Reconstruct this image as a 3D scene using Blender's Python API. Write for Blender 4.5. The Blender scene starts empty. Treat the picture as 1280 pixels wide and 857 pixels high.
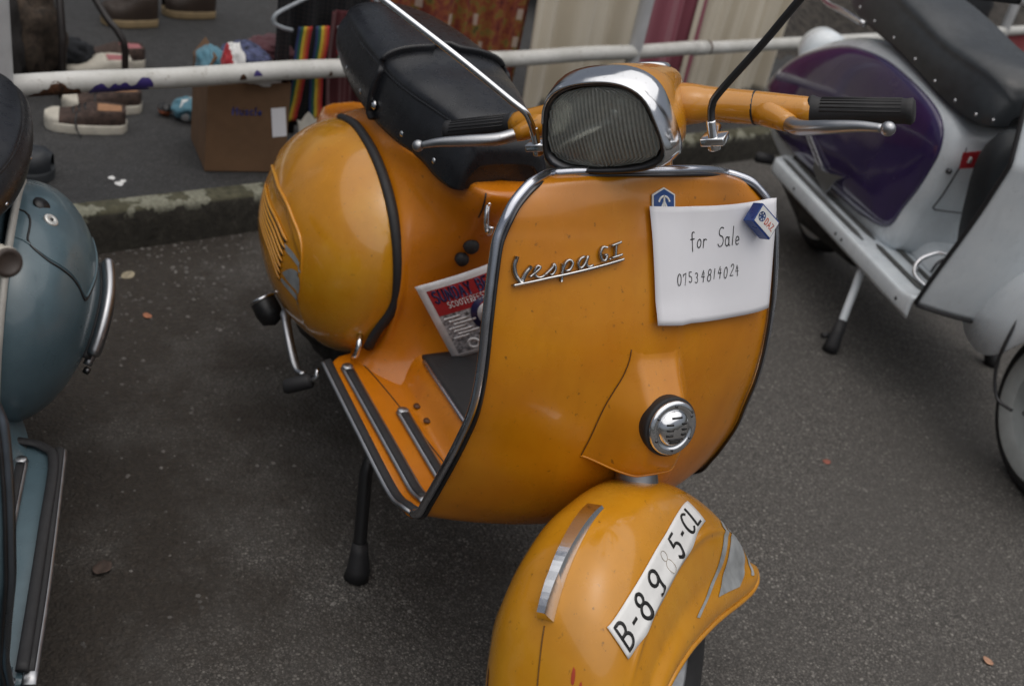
import bpy, math, random
from math import sin, cos, pi, radians, sqrt
from mathutils import Vector, Matrix, noise
random.seed(7)
scene = bpy.context.scene
COL = scene.collection

# ---------------------------------------------------------------- camera
cam_d = bpy.data.cameras.new('camera'); cam = bpy.data.objects.new('camera', cam_d); COL.objects.link(cam)
CAM_POS = Vector((0.6906, -0.8022, 1.3311)); YAW, PITCH, ROLL = 2.585486, 0.526439, 0.216885
_f = Vector((cos(YAW)*cos(PITCH), sin(YAW)*cos(PITCH), -sin(PITCH)))
_r = Vector((sin(YAW), -cos(YAW), 0)); _u = _r.cross(_f)
_r2 = _r*cos(ROLL) + _u*sin(ROLL); _u2 = -_r*sin(ROLL) + _u*cos(ROLL)
cam.matrix_world = Matrix(((_r2.x, _u2.x, -_f.x, CAM_POS.x), (_r2.y, _u2.y, -_f.y, CAM_POS.y), (_r2.z, _u2.z, -_f.z, CAM_POS.z), (0, 0, 0, 1)))
cam_d.sensor_fit = 'HORIZONTAL'; cam_d.sensor_width = 23.6; cam_d.lens = 23.6*1297.06/1280
cam_d.clip_start = 0.05; cam_d.clip_end = 300
cam_d.dof.use_dof = True; cam_d.dof.focus_distance = 1.33; cam_d.dof.aperture_fstop = 3.4
scene.camera = cam

# ---------------------------------------------------------------- overcast sky and sun
SUN_EL, SUN_AZ = radians(80), radians(20)          # sun_az: direction the light comes from, measured from +x towards +y
world = bpy.data.worlds.new('World'); scene.world = world; world.use_nodes = True
wn = world.node_tree; wn.nodes.clear()
sky = wn.nodes.new('ShaderNodeTexSky'); sky.sky_type = 'NISHITA'; sky.sun_disc = False
sky.sun_elevation = SUN_EL; sky.sun_rotation = pi/2 - SUN_AZ; sky.dust_density = 6.0; sky.air_density = 1.0; sky.ozone_density = 1.0
hsv = wn.nodes.new('ShaderNodeHueSaturation'); hsv.inputs['Saturation'].default_value = 0.5
bg = wn.nodes.new('ShaderNodeBackground'); bg.inputs['Strength'].default_value = 0.05
wo = wn.nodes.new('ShaderNodeOutputWorld')
wn.links.new(sky.outputs[0], hsv.inputs['Color']); wn.links.new(hsv.outputs[0], bg.inputs[0]); wn.links.new(bg.outputs[0], wo.inputs[0])
sun_d = bpy.data.lights.new('sun', 'SUN'); sun_d.energy = 1.5; sun_d.angle = radians(112); sun_d.color = (1.0, 0.97, 0.93)
sun = bpy.data.objects.new('sun', sun_d); COL.objects.link(sun)
_sd = Vector((cos(SUN_AZ)*cos(SUN_EL), sin(SUN_AZ)*cos(SUN_EL), sin(SUN_EL)))
sun.rotation_euler = (-_sd).to_track_quat('-Z', 'Y').to_euler()
vs = scene.view_settings; vs.view_transform = 'Standard'; vs.look = 'None'; vs.gamma = 1.0; vs.exposure = 0.36; vs.use_curve_mapping = False

# ---------------------------------------------------------------- materials
MATS = {}
def _nt(name):
    m = bpy.data.materials.new(name); m.use_nodes = True; nt = m.node_tree
    return m, nt, nt.nodes['Principled BSDF']
def _set(b, **k):
    names = dict(rough='Roughness', metal='Metallic', coat='Coat Weight', coatr='Coat Roughness', spec='Specular IOR Level', trans='Transmission Weight', ior='IOR', alpha='Alpha', sheen='Sheen Weight')
    for a, v in k.items(): b.inputs[names[a]].default_value = v
def _coord(nt, scale=1.0):
    tc = nt.nodes.new('ShaderNodeTexCoord'); return tc.outputs['Object']
def _noise(nt, co, scale, detail=4, rough=.6, w=None):
    n = nt.nodes.new('ShaderNodeTexNoise'); n.inputs['Scale'].default_value = scale; n.inputs['Detail'].default_value = detail; n.inputs['Roughness'].default_value = rough
    nt.links.new(co, n.inputs['Vector']); return n.outputs['Fac']
def _ramp(nt, fac, stops, interp='LINEAR'):
    r = nt.nodes.new('ShaderNodeValToRGB'); e = r.color_ramp.elements; r.color_ramp.interpolation = interp
    while len(e) < len(stops): e.new(.5)
    for i, (p, c) in enumerate(stops):
        e[i].position = p; e[i].color = (c if len(c) == 4 else tuple(c)+(1,)) if hasattr(c, '__len__') else (c, c, c, 1)
    nt.links.new(fac, r.inputs[0]); return r.outputs[0]
def _mix(nt, a, b, fac, mode='MIX'):
    m = nt.nodes.new('ShaderNodeMix'); m.data_type = 'RGBA'; m.blend_type = mode
    for s, v in ((m.inputs[0], fac), (m.inputs[6], a), (m.inputs[7], b)):
        if hasattr(v, 'is_linked') or hasattr(v, 'links'): nt.links.new(v, s)
        else: s.default_value = v if not hasattr(v, '__len__') else tuple(v)+((1,) if len(v) == 3 else ())
    return m.outputs[2]
def _bump(nt, b, h, strength=.2, dist=.002):
    n = nt.nodes.new('ShaderNodeBump'); n.inputs['Strength'].default_value = strength; n.inputs['Distance'].default_value = dist
    nt.links.new(h, n.inputs['Height']); nt.links.new(n.outputs[0], b.inputs['Normal'])
def plain(name, col, rough=.5, metal=0, var=.12, scale=30, bump=0, bscale=80, bdist=.001, **k):
    if name in MATS: return MATS[name]
    m, nt, b = _nt(name); co = _coord(nt)
    f = _noise(nt, co, scale)
    c2 = tuple(min(1, max(0, c*(1-var*1.6))) for c in col); c3 = tuple(min(1, c*(1+var)) for c in col)
    nt.links.new(_ramp(nt, f, [(.3, c2), (.7, c3)]), b.inputs['Base Color'])
    nt.links.new(_ramp(nt, _noise(nt, co, scale*2.3), [(.3, max(0, rough-.07)), (.7, min(1, rough+.07))]), b.inputs['Roughness'])
    _set(b, metal=metal, **k)
    if bump: _bump(nt, b, _noise(nt, co, bscale, 6), bump, bdist)
    MATS[name] = m; return m
def paint(name, col, col2, rough=.28, dirt=(.05, .025, .01), dirtamt=.55, coat=.25, rust=None):
    """old scooter paint: two faded tones, grime specks, scratches, orange-peel"""
    m, nt, b = _nt(name); co = _coord(nt)
    c = _ramp(nt, _noise(nt, co, 5.5, 6, .62), [(.30, tuple(x*.86 for x in col)), (.48, col), (.70, col2)])
    c = _mix(nt, c, tuple(x*.72 for x in col), _ramp(nt, _noise(nt, co, 13, 6, .7), [(.60, 0), (.80, .5)]))
    streak = nt.nodes.new('ShaderNodeMapping'); streak.inputs['Scale'].default_value = (30, 30, 4); nt.links.new(co, streak.inputs[0])
    c = _mix(nt, c, tuple(x*.82 for x in col), _ramp(nt, _noise(nt, streak.outputs[0], 1, 3), [(.5, 0), (.8, .45)]))
    c = _mix(nt, c, dirt, _ramp(nt, _noise(nt, co, 95, 3, .7), [(.645, 0), (.74, dirtamt)]))
    sc = nt.nodes.new('ShaderNodeMapping'); sc.inputs['Scale'].default_value = (18, 60, 60); sc.inputs['Rotation'].default_value = (.4, .9, .3); nt.links.new(co, sc.inputs[0])
    c = _mix(nt, c, dirt, _ramp(nt, _noise(nt, sc.outputs[0], 1.4, 2), [(.735, 0), (.785, dirtamt)]))
    if rust: c = _mix(nt, c, rust, _ramp(nt, _noise(nt, co, 14, 6, .7), [(.70, 0), (.735, 1)]))
    nt.links.new(c, b.inputs['Base Color'])
    nt.links.new(_ramp(nt, _noise(nt, co, 9, 5), [(.3, rough-.08), (.7, rough+.12)]), b.inputs['Roughness'])
    _set(b, coat=coat, coatr=.06)
    _bump(nt, b, _noise(nt, co, 22, 3), .08, .003)
    MATS[name] = m; return m
def chrome(name, tint=(.80, .81, .83), rough=.12, pit=.25):
    m, nt, b = _nt(name); co = _coord(nt)
    f = _ramp(nt, _noise(nt, co, 160, 4, .7), [(.60, 0), (.72, pit)])
    nt.links.new(_mix(nt, tint, (.12, .08, .06), f), b.inputs['Base Color'])
    nt.links.new(_ramp(nt, _noise(nt, co, 40, 4), [(.3, max(.03, rough-.05)), (.7, rough+.1)]), b.inputs['Roughness'])
    _set(b, metal=1.0); MATS[name] = m; return m

M_ORANGE = paint('orange_paint', (.57, .175, .004), (.63, .215, .007))
M_SHIELD = paint('orange_paint_shield', (.56, .196, .004), (.62, .245, .007))
M_AMBER = paint('amber_paint', (.57, .235, .008), (.64, .31, .020), coat=.6, rough=.24)
M_FENDER = paint('amber_paint_fender', (.58, .245, .009), (.64, .305, .020), coat=.5, rough=.24)
M_BLUE = paint('blue_paint', (.072, .115, .138), (.098, .150, .175), rough=.3, dirt=(.03, .03, .03), dirtamt=.4)
M_WHITE = paint('white_paint', (.72, .78, .82), (.80, .85, .88), rough=.3, dirt=(.2, .2, .2), dirtamt=.3)
M_PURPLE = paint('purple_paint', (.034, .019, .088), (.045, .025, .108), rough=.16, dirt=(.02, .01, .03), dirtamt=.2, coat=.8)
M_CHROME = chrome('chrome'); M_ALU = chrome('aluminium', (.42, .43, .45), .34, .35); M_DARKMETAL = chrome('dark_steel', (.10, .10, .105), .35, .4)
M_TRIM = chrome('trim_metal', (.58, .60, .66), .20, .15)
M_RUBBER = plain('black_rubber', (.018, .018, .02), .62, bump=.3, bscale=200)
M_TYRE = plain('tyre_rubber', (.02, .02, .021), .75, bump=.4, bscale=150)
M_VINYL = plain('black_vinyl', (.012, .013, .016), .30, var=.2, bump=.25, bscale=420, bdist=.0006)
M_BLACK = plain('black_paint', (.015, .015, .016), .4)
M_GRIME = plain('grimy_metal', (.05, .048, .045), .6, metal=.5, var=.4)
M_PAPER = plain('white_paper', (.80, .80, .84), .7, var=.02, scale=8)
M_INK = plain('black_ink', (.012, .012, .014), .6)
M_PLATE = plain('plate_white', (.78, .78, .77), .45, var=.05)
M_PLATEBLACK = plain('plate_black', (.008, .008, .008), .5)
M_SILVERDECAL = plain('silver_decal', (.40, .42, .43), .42, metal=.3, var=.2)
M_BLUEBOX = plain('blue_plastic', (.012, .05, .24), .3)
M_BADGEBLUE = plain('badge_blue', (.01, .055, .22), .2, coat=.6)
M_BADGEWHITE = plain('badge_white', (.75, .75, .73), .35)
M_REDINK = plain('red_ink', (.55, .10, .05), .6)
M_RIM = plain('rim_grey', (.38, .39, .40), .4, metal=.4, var=.2)
def glass_mat():
    """clear fluted lens: light passes straight in, sharp sky reflections off the flutes; their light and dark streaks are painted in"""
    m = bpy.data.materials.new('headlight_glass'); m.use_nodes = True; nt = m.node_tree; nt.nodes.clear()
    t = nt.nodes.new('ShaderNodeBsdfTransparent'); t.inputs[0].default_value = (.80, .81, .76, 1)
    g = nt.nodes.new('ShaderNodeBsdfGlossy'); g.inputs['Roughness'].default_value = .05; g.inputs[0].default_value = (.95, .95, .95, 1)
    fr = nt.nodes.new('ShaderNodeFresnel'); fr.inputs[0].default_value = 1.55
    mx = nt.nodes.new('ShaderNodeMixShader'); o = nt.nodes.new('ShaderNodeOutputMaterial')
    at = nt.nodes.new('ShaderNodeAttribute'); at.attribute_name = 'flute'; d = nt.nodes.new('ShaderNodeBsdfDiffuse'); d.inputs[0].default_value = (.50, .51, .47, 1)
    r = nt.nodes.new('ShaderNodeMapRange'); r.inputs[3].default_value = .26; r.inputs[4].default_value = .46; nt.links.new(at.outputs['Fac'], r.inputs[0]); m1 = nt.nodes.new('ShaderNodeMixShader')  # painted grey streaks stand in for the light caught by the flutes
    nt.links.new(r.outputs[0], m1.inputs[0]); nt.links.new(t.outputs[0], m1.inputs[1]); nt.links.new(d.outputs[0], m1.inputs[2])
    nt.links.new(fr.outputs[0], mx.inputs[0]); nt.links.new(m1.outputs[0], mx.inputs[1]); nt.links.new(g.outputs[0], mx.inputs[2]); nt.links.new(mx.outputs[0], o.inputs[0])
    MATS['headlight_glass'] = m; return m
M_GLASS = glass_mat()
M_REFLECTOR = plain('reflector', (.62, .62, .60), .16, metal=1, var=.3, scale=20)

# ---------------------------------------------------------------- mesh helpers
def mk(name, verts, faces, mat, parent=None, smooth=True, solid=0, bevel=0, sub=0, mats=None, fm=None, offset=-1):
    me = bpy.data.meshes.new(name); me.from_pydata([tuple(v) for v in verts], [], faces)
    me.materials.append(mat)
    for x in (mats or []): me.materials.append(x)
    if fm: me.polygons.foreach_set('material_index', fm)
    if smooth: me.polygons.foreach_set('use_smooth', [True]*len(me.polygons))
    me.update()
    o = bpy.data.objects.new(name, me); COL.objects.link(o)
    if parent: o.parent = parent
    if solid: md = o.modifiers.new('solid', 'SOLIDIFY'); md.thickness = solid; md.offset = offset
    if bevel: md = o.modifiers.new('bevel', 'BEVEL'); md.width = bevel; md.segments = 2; md.limit_method = 'ANGLE'; md.angle_limit = radians(40)
    if sub: md = o.modifiers.new('sub', 'SUBSURF'); md.levels = sub; md.render_levels = sub
    return o
def outward(o, ref):
    """make the faces look away from ref"""
    r = Vector(ref); t = sum((p.center-r).dot(p.normal)*p.area for p in o.data.polygons)
    if t < 0: o.data.flip_normals()
    return o
class MB:
    def __init__(s): s.v = []; s.f = []; s.m = []
    def add(s, v, f, mi=0):
        k = len(s.v); s.v += [tuple(p) for p in v]; s.f += [tuple(i+k for i in q) for q in f]; s.m += [mi]*len(f); return s
    def done(s, name, mat, parent=None, **k): return mk(name, s.v, s.f, mat, parent, fm=s.m if any(s.m) else None, **k)
def grid(fn, nu, nv, cu=False, cv=False):
    v = [fn(i/(nu if cu else nu-1), j/(nv if cv else nv-1)) for i in range(nu) for j in range(nv)]
    f = []
    for i in range(nu if cu else nu-1):
        for j in range(nv if cv else nv-1):
            a, b = i, (i+1) % nu; c, d = j, (j+1) % nv
            f.append((a*nv+c, b*nv+c, b*nv+d, a*nv+d))
    return v, f
def cat(pts, n):
    """Catmull-Rom through pts (any dimension), n samples"""
    k = len(pts); out = []
    for s in range(n):
        t = s/(n-1)*(k-1); i = min(int(t), k-2); t -= i
        p1, p2 = pts[i], pts[i+1]; p0 = pts[i-1] if i else [2*a-b for a, b in zip(p1, p2)]; p3 = pts[i+2] if i+2 < k else [2*b-a for a, b in zip(p1, p2)]
        out.append(tuple(.5*(2*b+(c-a)*t+(2*a-5*b+4*c-d)*t*t+(3*b-a-3*c+d)*t**3) for a, b, c, d in zip(p0, p1, p2, p3)))
    return out
def tube(path, r, n=10, closed=False, caps=True, flat=1.0, upv=None):
    P = [Vector(p) for p in path]; k = len(P); v = []; f = []
    T = []
    for i in range(k):
        a = P[i-1] if (i or closed) else P[0]; b = P[(i+1) % k] if (i < k-1 or closed) else P[-1]
        t = (b-a); T.append(t.normalized() if t.length > 1e-9 else Vector((0, 0, 1)))
    up = Vector(upv) if upv else (Vector((0, 0, 1)) if abs(T[0].z) < .9 else Vector((1, 0, 0)))
    nrm = (up-T[0]*up.dot(T[0])).normalized()
    for i in range(k):
        nrm = (nrm-T[i]*nrm.dot(T[i])).normalized(); bn = T[i].cross(nrm)
        ri = r[i] if hasattr(r, '__len__') else r
        for j in range(n):
            a = 2*pi*j/n; v.append(P[i]+nrm*(cos(a)*ri*flat)+bn*(sin(a)*ri))
    for i in range(k if closed else k-1):
        for j in range(n):
            a, b = i*n, ((i+1) % k)*n; q = (j+1) % n
            f.append((a+j, a+q, b+q, b+j))
    if caps and not closed: f.append(tuple(range(n-1, -1, -1))); f.append(tuple((k-1)*n+j for j in range(n)))
    return v, f
def lathe(prof, org, axis, n=32, a0=0, a1=2*pi):
    """prof: (r,h) list; revolve about axis through org"""
    ax = Vector(axis).normalized(); o = Vector(org); e = Vector((0, 0, 1)) if abs(ax.z) < .9 else Vector((1, 0, 0))
    e1 = (e-ax*e.dot(ax)).normalized(); e2 = ax.cross(e1); full = abs(a1-a0-2*pi) < 1e-6
    m = n if full else n+1; v = []; f = []
    for r, h in prof:
        for j in range(m):
            a = a0+(a1-a0)*j/n; v.append(o+ax*h+(e1*cos(a)+e2*sin(a))*r)
    for i in range(len(prof)-1):
        for j in range(n):
            q = (j+1) % m; f.append((i*m+j, i*m+q, (i+1)*m+q, (i+1)*m+j))
    if full:
        if prof[0][0] > 1e-6: f.append(tuple(range(m-1, -1, -1)))
        if prof[-1][0] > 1e-6: f.append(tuple((len(prof)-1)*m+j for j in range(m)))
    return v, f
def boxv(c, s, R=None):
    v = []
    for i in (-1, 1):
        for j in (-1, 1):
            for k in (-1, 1):
                p = Vector((i*s[0]/2, j*s[1]/2, k*s[2]/2)); v.append((R @ p if R else p)+Vector(c))
    return v, [(0, 1, 3, 2), (4, 6, 7, 5), (0, 4, 5, 1), (2, 3, 7, 6), (0, 2, 6, 4), (1, 5, 7, 3)]
def tag(o, label, cat_, group=None):
    o['label'] = label; o['category'] = cat_
    if group: o['group'] = group
    return o
def empty(name, loc=(0, 0, 0), rz=0, label=None, cat_=None, group=None):
    o = bpy.data.objects.new(name, None); COL.objects.link(o); o.location = loc; o.rotation_euler = (0, 0, rz); o.empty_display_size = .1
    if label: tag(o, label, cat_, group)
    return o
def struct(o): o['kind'] = 'structure'; return o
def sm(a, b, x): t = min(1, max(0, (x-a)/(b-a))); return t*t*(3-2*t)
def lerp(a, b, t): return a+(b-a)*t
def ribbon(polys, w, h, mapfn, step=.08, wj=0):
    """pen strokes: polylines in (u,v) swept to flat bars of width w, height h; mapfn(u,v,height)->point"""
    V_, F_ = [], []
    for pl in polys:
        pts = [pl[0]]
        for a, b in zip(pl, pl[1:]):
            L = math.hypot(b[0]-a[0], b[1]-a[1]); k = max(1, int(L/step))
            pts += [(lerp(a[0], b[0], i/k), lerp(a[1], b[1], i/k)) for i in range(1, k+1)]
        n = len(pts); base = len(V_)
        for i, p in enumerate(pts):
            a = pts[max(0, i-1)]; b = pts[min(n-1, i+1)]; tx, ty = b[0]-a[0], b[1]-a[1]; L = math.hypot(tx, ty) or 1
            tx /= L; ty /= L; e = (-w/2 if i == 0 else w/2 if i == n-1 else 0)*.8
            px, py = p[0]+tx*e, p[1]+ty*e; w_ = w*(1+wj*noise.noise(Vector((p[0]*140, p[1]*140, 2))))
            for sd, hh in ((1, h), (-1, h), (-1, 0), (1, 0)): V_.append(mapfn(px-ty*w_/2*sd, py+tx*w_/2*sd, hh))
        for i in range(n-1):
            for j in range(4):
                q = (j+1) % 4; F_.append((base+i*4+j, base+i*4+q, base+i*4+4+q, base+i*4+4+j))
        F_.append((base, base+1, base+2, base+3)); F_.append((base+(n-1)*4+3, base+(n-1)*4+2, base+(n-1)*4+1, base+(n-1)*4))
    return V_, F_
def arc(cx, cy, rx, ry, a0, a1, n=12): return [(cx+rx*cos(radians(lerp(a0, a1, i/n))), cy+ry*sin(radians(lerp(a0, a1, i/n)))) for i in range(n+1)]
GLYPH = {  # width, strokes in a 1-high box
 '0': (.6, [arc(.3, .5, .24, .46, 90, 450, 20)]), '1': (.3, [[(.15, .95), (.15, .05)]]),
 '2': (.55, [arc(.27, .72, .2, .22, 170, -40, 10)+[(.05, .05), (.5, .05)]]),
 '3': (.5, [arc(.2, .73, .2, .21, 140, -90, 10)+arc(.2, .28, .24, .24, 90, -140, 10)]),
 '4': (.55, [[(.3, .98), (.06, .45), (.5, .45)], [(.4, .8), (.36, .02)]]),
 '5': (.55, [[(.48, .95), (.14, .95), (.1, .55)]+arc(.25, .32, .24, .27, 110, -140, 12)]),
 '7': (.6, [[(.02, .78), (.05, .94), (.30, .92), (.52, .97), (.26, .02)]]),
 '8': (.55, [arc(.27, .74, .19, .21, 90, 450, 16), arc(.27, .28, .24, .26, 90, 450, 16)]),
 '9': (.55, [arc(.27, .68, .22, .27, 0, 360, 16)+[(.49, .55), (.42, .2)]+arc(.27, .22, .17, .18, -10, -130, 6)]),
 'B': (.6, [[(.08, .02), (.08, .98)]+[(.3, .98)]+arc(.3, .75, .2, .23, 90, -90, 8)+[(.08, .52)], [(.3, .52)]+arc(.3, .27, .25, .25, 90, -90, 8)+[(.08, .02)]]),
 'C': (.55, [arc(.32, .5, .26, .47, 50, 310, 18)]), 'L': (.5, [[(.08, .98), (.08, .03), (.45, .03)]]),
 '-': (.4, [[(.08, .47), (.3, .47)]]), '.': (.25, [[(.08, .5), (.18, .5)]]),
 'f': (.4, [arc(.32, .82, .14, .16, 60, 180, 6)+[(.17, -.15)], [(.04, .55), (.36, .58)]]), 'o': (.42, [arc(.2, .28, .16, .24, 90, 450, 14)]),
 'r': (.35, [[(.06, .5), (.06, .04)], arc(.2, .34, .14, .16, 180, 50, 6)]), 'S': (.6, [arc(.33, .76, .2, .22, 50, 270, 10)+arc(.3, .27, .22, .27, 90, -150, 10)]),
 'a': (.45, [arc(.2, .27, .16, .24, 60, 400, 14), [(.37, .5), (.37, .06), (.44, .04)]]), 'l': (.25, [[(.1, 1.0), (.1, .04)]]),
 'e': (.42, [[(.05, .28), (.36, .32)]+arc(.21, .3, .16, .24, 10, 310, 14)]), ' ': (.45, []),
 'M': (.7, [[(.08, .02), (.08, .98), (.35, .4), (.6, .98), (.6, .02)]]), 'u': (.5, [[(.08, .62), (.08, .2)]+arc(.25, .2, .17, .18, 180, 360, 6)+[(.42, .62)], [(.42, .62), (.42, .02)]]),
 's': (.42, [arc(.22, .46, .14, .14, 50, 270, 8)+arc(.2, .17, .15, .15, 90, -140, 8)]), 'c': (.42, [arc(.24, .32, .18, .3, 50, 310, 12)]),
 'i': (.2, [[(.09, .62), (.09, .02)], [(.09, .85), (.09, .9)]]), 'U': (.62, [[(.08, .98), (.08, .3)]+arc(.3, .3, .22, .28, 180, 360, 8)+[(.52, .98)]]),
 'N': (.62, [[(.08, .02), (.08, .98), (.52, .02), (.52, .98)]]), 'D': (.6, [[(.08, .02), (.08, .98), (.25, .98)]+arc(.25, .5, .27, .48, 90, -90, 10)+[(.08, .02)]]),
 'A': (.62, [[(.04, .02), (.3, .98), (.56, .02)], [(.15, .35), (.46, .35)]]), 'Y': (.56, [[(.04, .98), (.28, .5), (.52, .98)], [(.28, .5), (.28, .02)]]),
 'E': (.52, [[(.46, .98), (.08, .98), (.08, .02), (.46, .02)], [(.08, .52), (.4, .52)]]), 'T': (.54, [[(.02, .97), (.5, .97)], [(.26, .97), (.26, .02)]]),
 'O': (.66, [arc(.32, .5, .26, .47, 90, 450, 18)]), 'R': (.58, [[(.08, .02), (.08, .98), (.28, .98)]+arc(.28, .74, .22, .24, 90, -90, 8)+[(.08, .5)], [(.28, .5), (.52, .02)]]),
 'F': (.5, [[(.08, .02), (.08, .98), (.46, .98)], [(.08, .52), (.4, .52)]]), 'Z': (.52, [[(.05, .97), (.47, .97), (.04, .03), (.48, .03)]]),
}
def text(s, u0, v0, h, asp=1.0, gap=.12, slant=0.0, rise=0.0, jitter=0.0, rj=0.0):
    """strokes of a string, starting at (u0,v0), letter height h"""
    out = []; x = 0
    rr = random.Random(len(s)*31+ord(s[0]))
    for ch in s:
        w, st = GLYPH[ch]; dj = (rr.random()-.5)*jitter; sj = slant+(rr.random()-.5)*rj*2; kj = 1+(rr.random()-.5)*rj*1.4
        for pl in st: out.append([(u0+(x+p[0]*kj+sj*p[1])*h*asp, v0+(p[1]*kj+dj+.25*rj*(p[0]-.3))*h+rise*x*h*asp) for p in pl])
        x += w+gap
    return out
# ---------------------------------------------------------------- scooter shape functions (bike frame: x forward, y to its left, z up)
STEER, RAKE = -0.98507, 0.436332
HEAD = (-0.42219, 0.0, 0.9482)
def steered(p, st=None):
    st = STEER if st is None else st
    ax = (-sin(RAKE), 0, cos(RAKE)); d = (p[0]-HEAD[0], p[1]-HEAD[1], p[2]-HEAD[2]); c, s = cos(st), sin(st)
    dot = ax[0]*d[0]+ax[1]*d[1]+ax[2]*d[2]; cr = (ax[1]*d[2]-ax[2]*d[1], ax[2]*d[0]-ax[0]*d[2], ax[0]*d[1]-ax[1]*d[0])
    return tuple(HEAD[i]+d[i]*c+cr[i]*s+ax[i]*dot*(1-c) for i in range(3))
SH_ROWS = [(-.372,.857,.140,-.330,.880),(-.366,.8565,.152,-.328,.876),(-.356,.852,.173,-.325,.870),(-.349,.842,.188,-.320,.858),(-.342,.830,.201,-.314,.845),(-.336,.816,.210,-.308,.830),
 (-.332,.800,.217,-.300,.812),(-.327,.784,.222,-.292,.795),(-.316,.751,.226,-.277,.762),(-.305,.717,.229,-.261,.726),(-.295,.682,.231,-.246,.690),(-.286,.645,.232,-.233,.650),(-.280,.605,.233,-.226,.608),
 (-.279,.563,.235,-.222,.563),(-.286,.516,.240,-.222,.515),(-.295,.467,.247,-.226,.462),(-.313,.409,.251,-.240,.400),(-.325,.377,.252,-.256,.362),(-.340,.342,.252,-.285,.328),(-.370,.316,.251,-.328,.304),(-.405,.298,.250,-.388,.290)]
SH_N = 121
SH_T = cat(SH_ROWS, SH_N)
def shield_row(i, s, off=0.0):
    xe, ze, we, xc, zc = SH_T[i]; a = abs(s)**2.0; y = we*s
    rib = .004*(1-sm(.026, .042, abs(y)))*sm(.45, .6, zc)*(1-sm(.80, .86, zc))
    return (lerp(xc, xe, a)+rib+off, y, lerp(zc, ze, abs(s)**2.4)+off*.4)
def shield_yz(y, z, off=0.0):
    """point on the shield front at given y,z"""
    lo, hi = 0, SH_N-1
    for i in range(SH_N):
        s = max(-1, min(1, y/SH_T[i][2]))
        if shield_row(i, s)[2] <= z: break
    p = shield_row(i, s); q = shield_row(max(0, i-1), max(-1, min(1, y/SH_T[max(0, i-1)][2])))
    t = (z-p[2])/(q[2]-p[2]) if abs(q[2]-p[2]) > 1e-9 else 0; t = max(0, min(1, t))
    return (lerp(p[0], q[0], t)+off, y, z+off*.4)
# crest x,z then edge x,z,half width, from the nose to the tail
FE_ROWS = [(.205,.26,.185,.245,.05),(.198,.33,.150,.29,.085),(.178,.39,.115,.33,.10),(.146,.444,.075,.36,.105),(.10,.497,.035,.362,.107),(.05,.525,-.005,.352,.107),(0,.536,-.045,.336,.106),(-.05,.536,-.085,.315,.105),
 (-.10,.522,-.13,.29,.104),(-.15,.503,-.175,.262,.103),(-.20,.475,-.22,.232,.102),(-.25,.43,-.265,.203,.101),(-.295,.37,-.305,.18,.10),(-.33,.30,-.338,.170,.098),(-.36,.225,-.36,.172,.09)]
FE_N = 101
FE_T = cat(FE_ROWS, FE_N)
FE_EXP = 2.55
def fender(u, a, off=0.0):
    """u 0..1 nose to tail, a -1..1 right edge to left edge; unsteered bike frame"""
    t = max(0, min(1, u))*(FE_N-1); i = min(int(t), FE_N-2); t -= i
    cx, cz, ex, ez, hw = (lerp(p, q, t) for p, q in zip(FE_T[i], FE_T[i+1]))
    g = abs(a)*pi/2; c = abs(cos(g))**(2/FE_EXP); s = abs(sin(g))**(2/FE_EXP)
    flare = .010*sm(.86, .97, abs(a))*(1-sm(.985, 1.0, abs(a))*.3)+.0035*math.exp(-((abs(a)-lerp(.70, .60, u))/.022)**2)*sm(.22, .32, u)*sm(.95, .85, u)
    sgn = 1 if a >= 0 else -1
    x = ex+(cx-ex)*c; z = ez+(cz-ez)*c; y = sgn*(hw*s+flare)
    if off: y += sgn*off*s; z += off*c; x += off*c*.3*(1 if u < .35 else 0)
    return (x, y, z)
CW = [-1.0681, 0.4331, 0.2755, 0.3535, 0.206, 0.2122, 2.2112, 0.1284, 0.03, 0.0471, 0.1809, 1.7854, 2.0939, 0.0549, -0.2187, 1.619]
def cowl_raw(th, S, p=None):
    cx,cz,af,ar,bt,bb,n,y0,k1,k2,B,pp,q,ks,kz,n2 = p or CW
    c, s = cos(th), sin(th); e = 2/(n if c > 0 else n2)
    if p is None or True: e = 2/(n+(n2-n)*sm(.25, -.25, c))
    dx = (af if c > 0 else ar)*(1 if c > 0 else -1)*abs(c)**e*S; dz = (bt if s > 0 else bb)*(1 if s > 0 else -1)*abs(s)**e*S
    bul = B*max(0, 1-S**pp)**(1/q)
    return (cx+dx+ks*bul, -(y0+k1*dx+k2*dz)-bul, cz+dz+kz*bul)
def panel_in(x, z):
    """how far inside the pressed louvre panel (0..1)"""
    top = .511 if x < -1.02 else .511-.28*(x+1.02)-2.2*(x+1.02)**2
    return sm(0, .010, top-z)*sm(0, .012, -.908-x)
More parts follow.
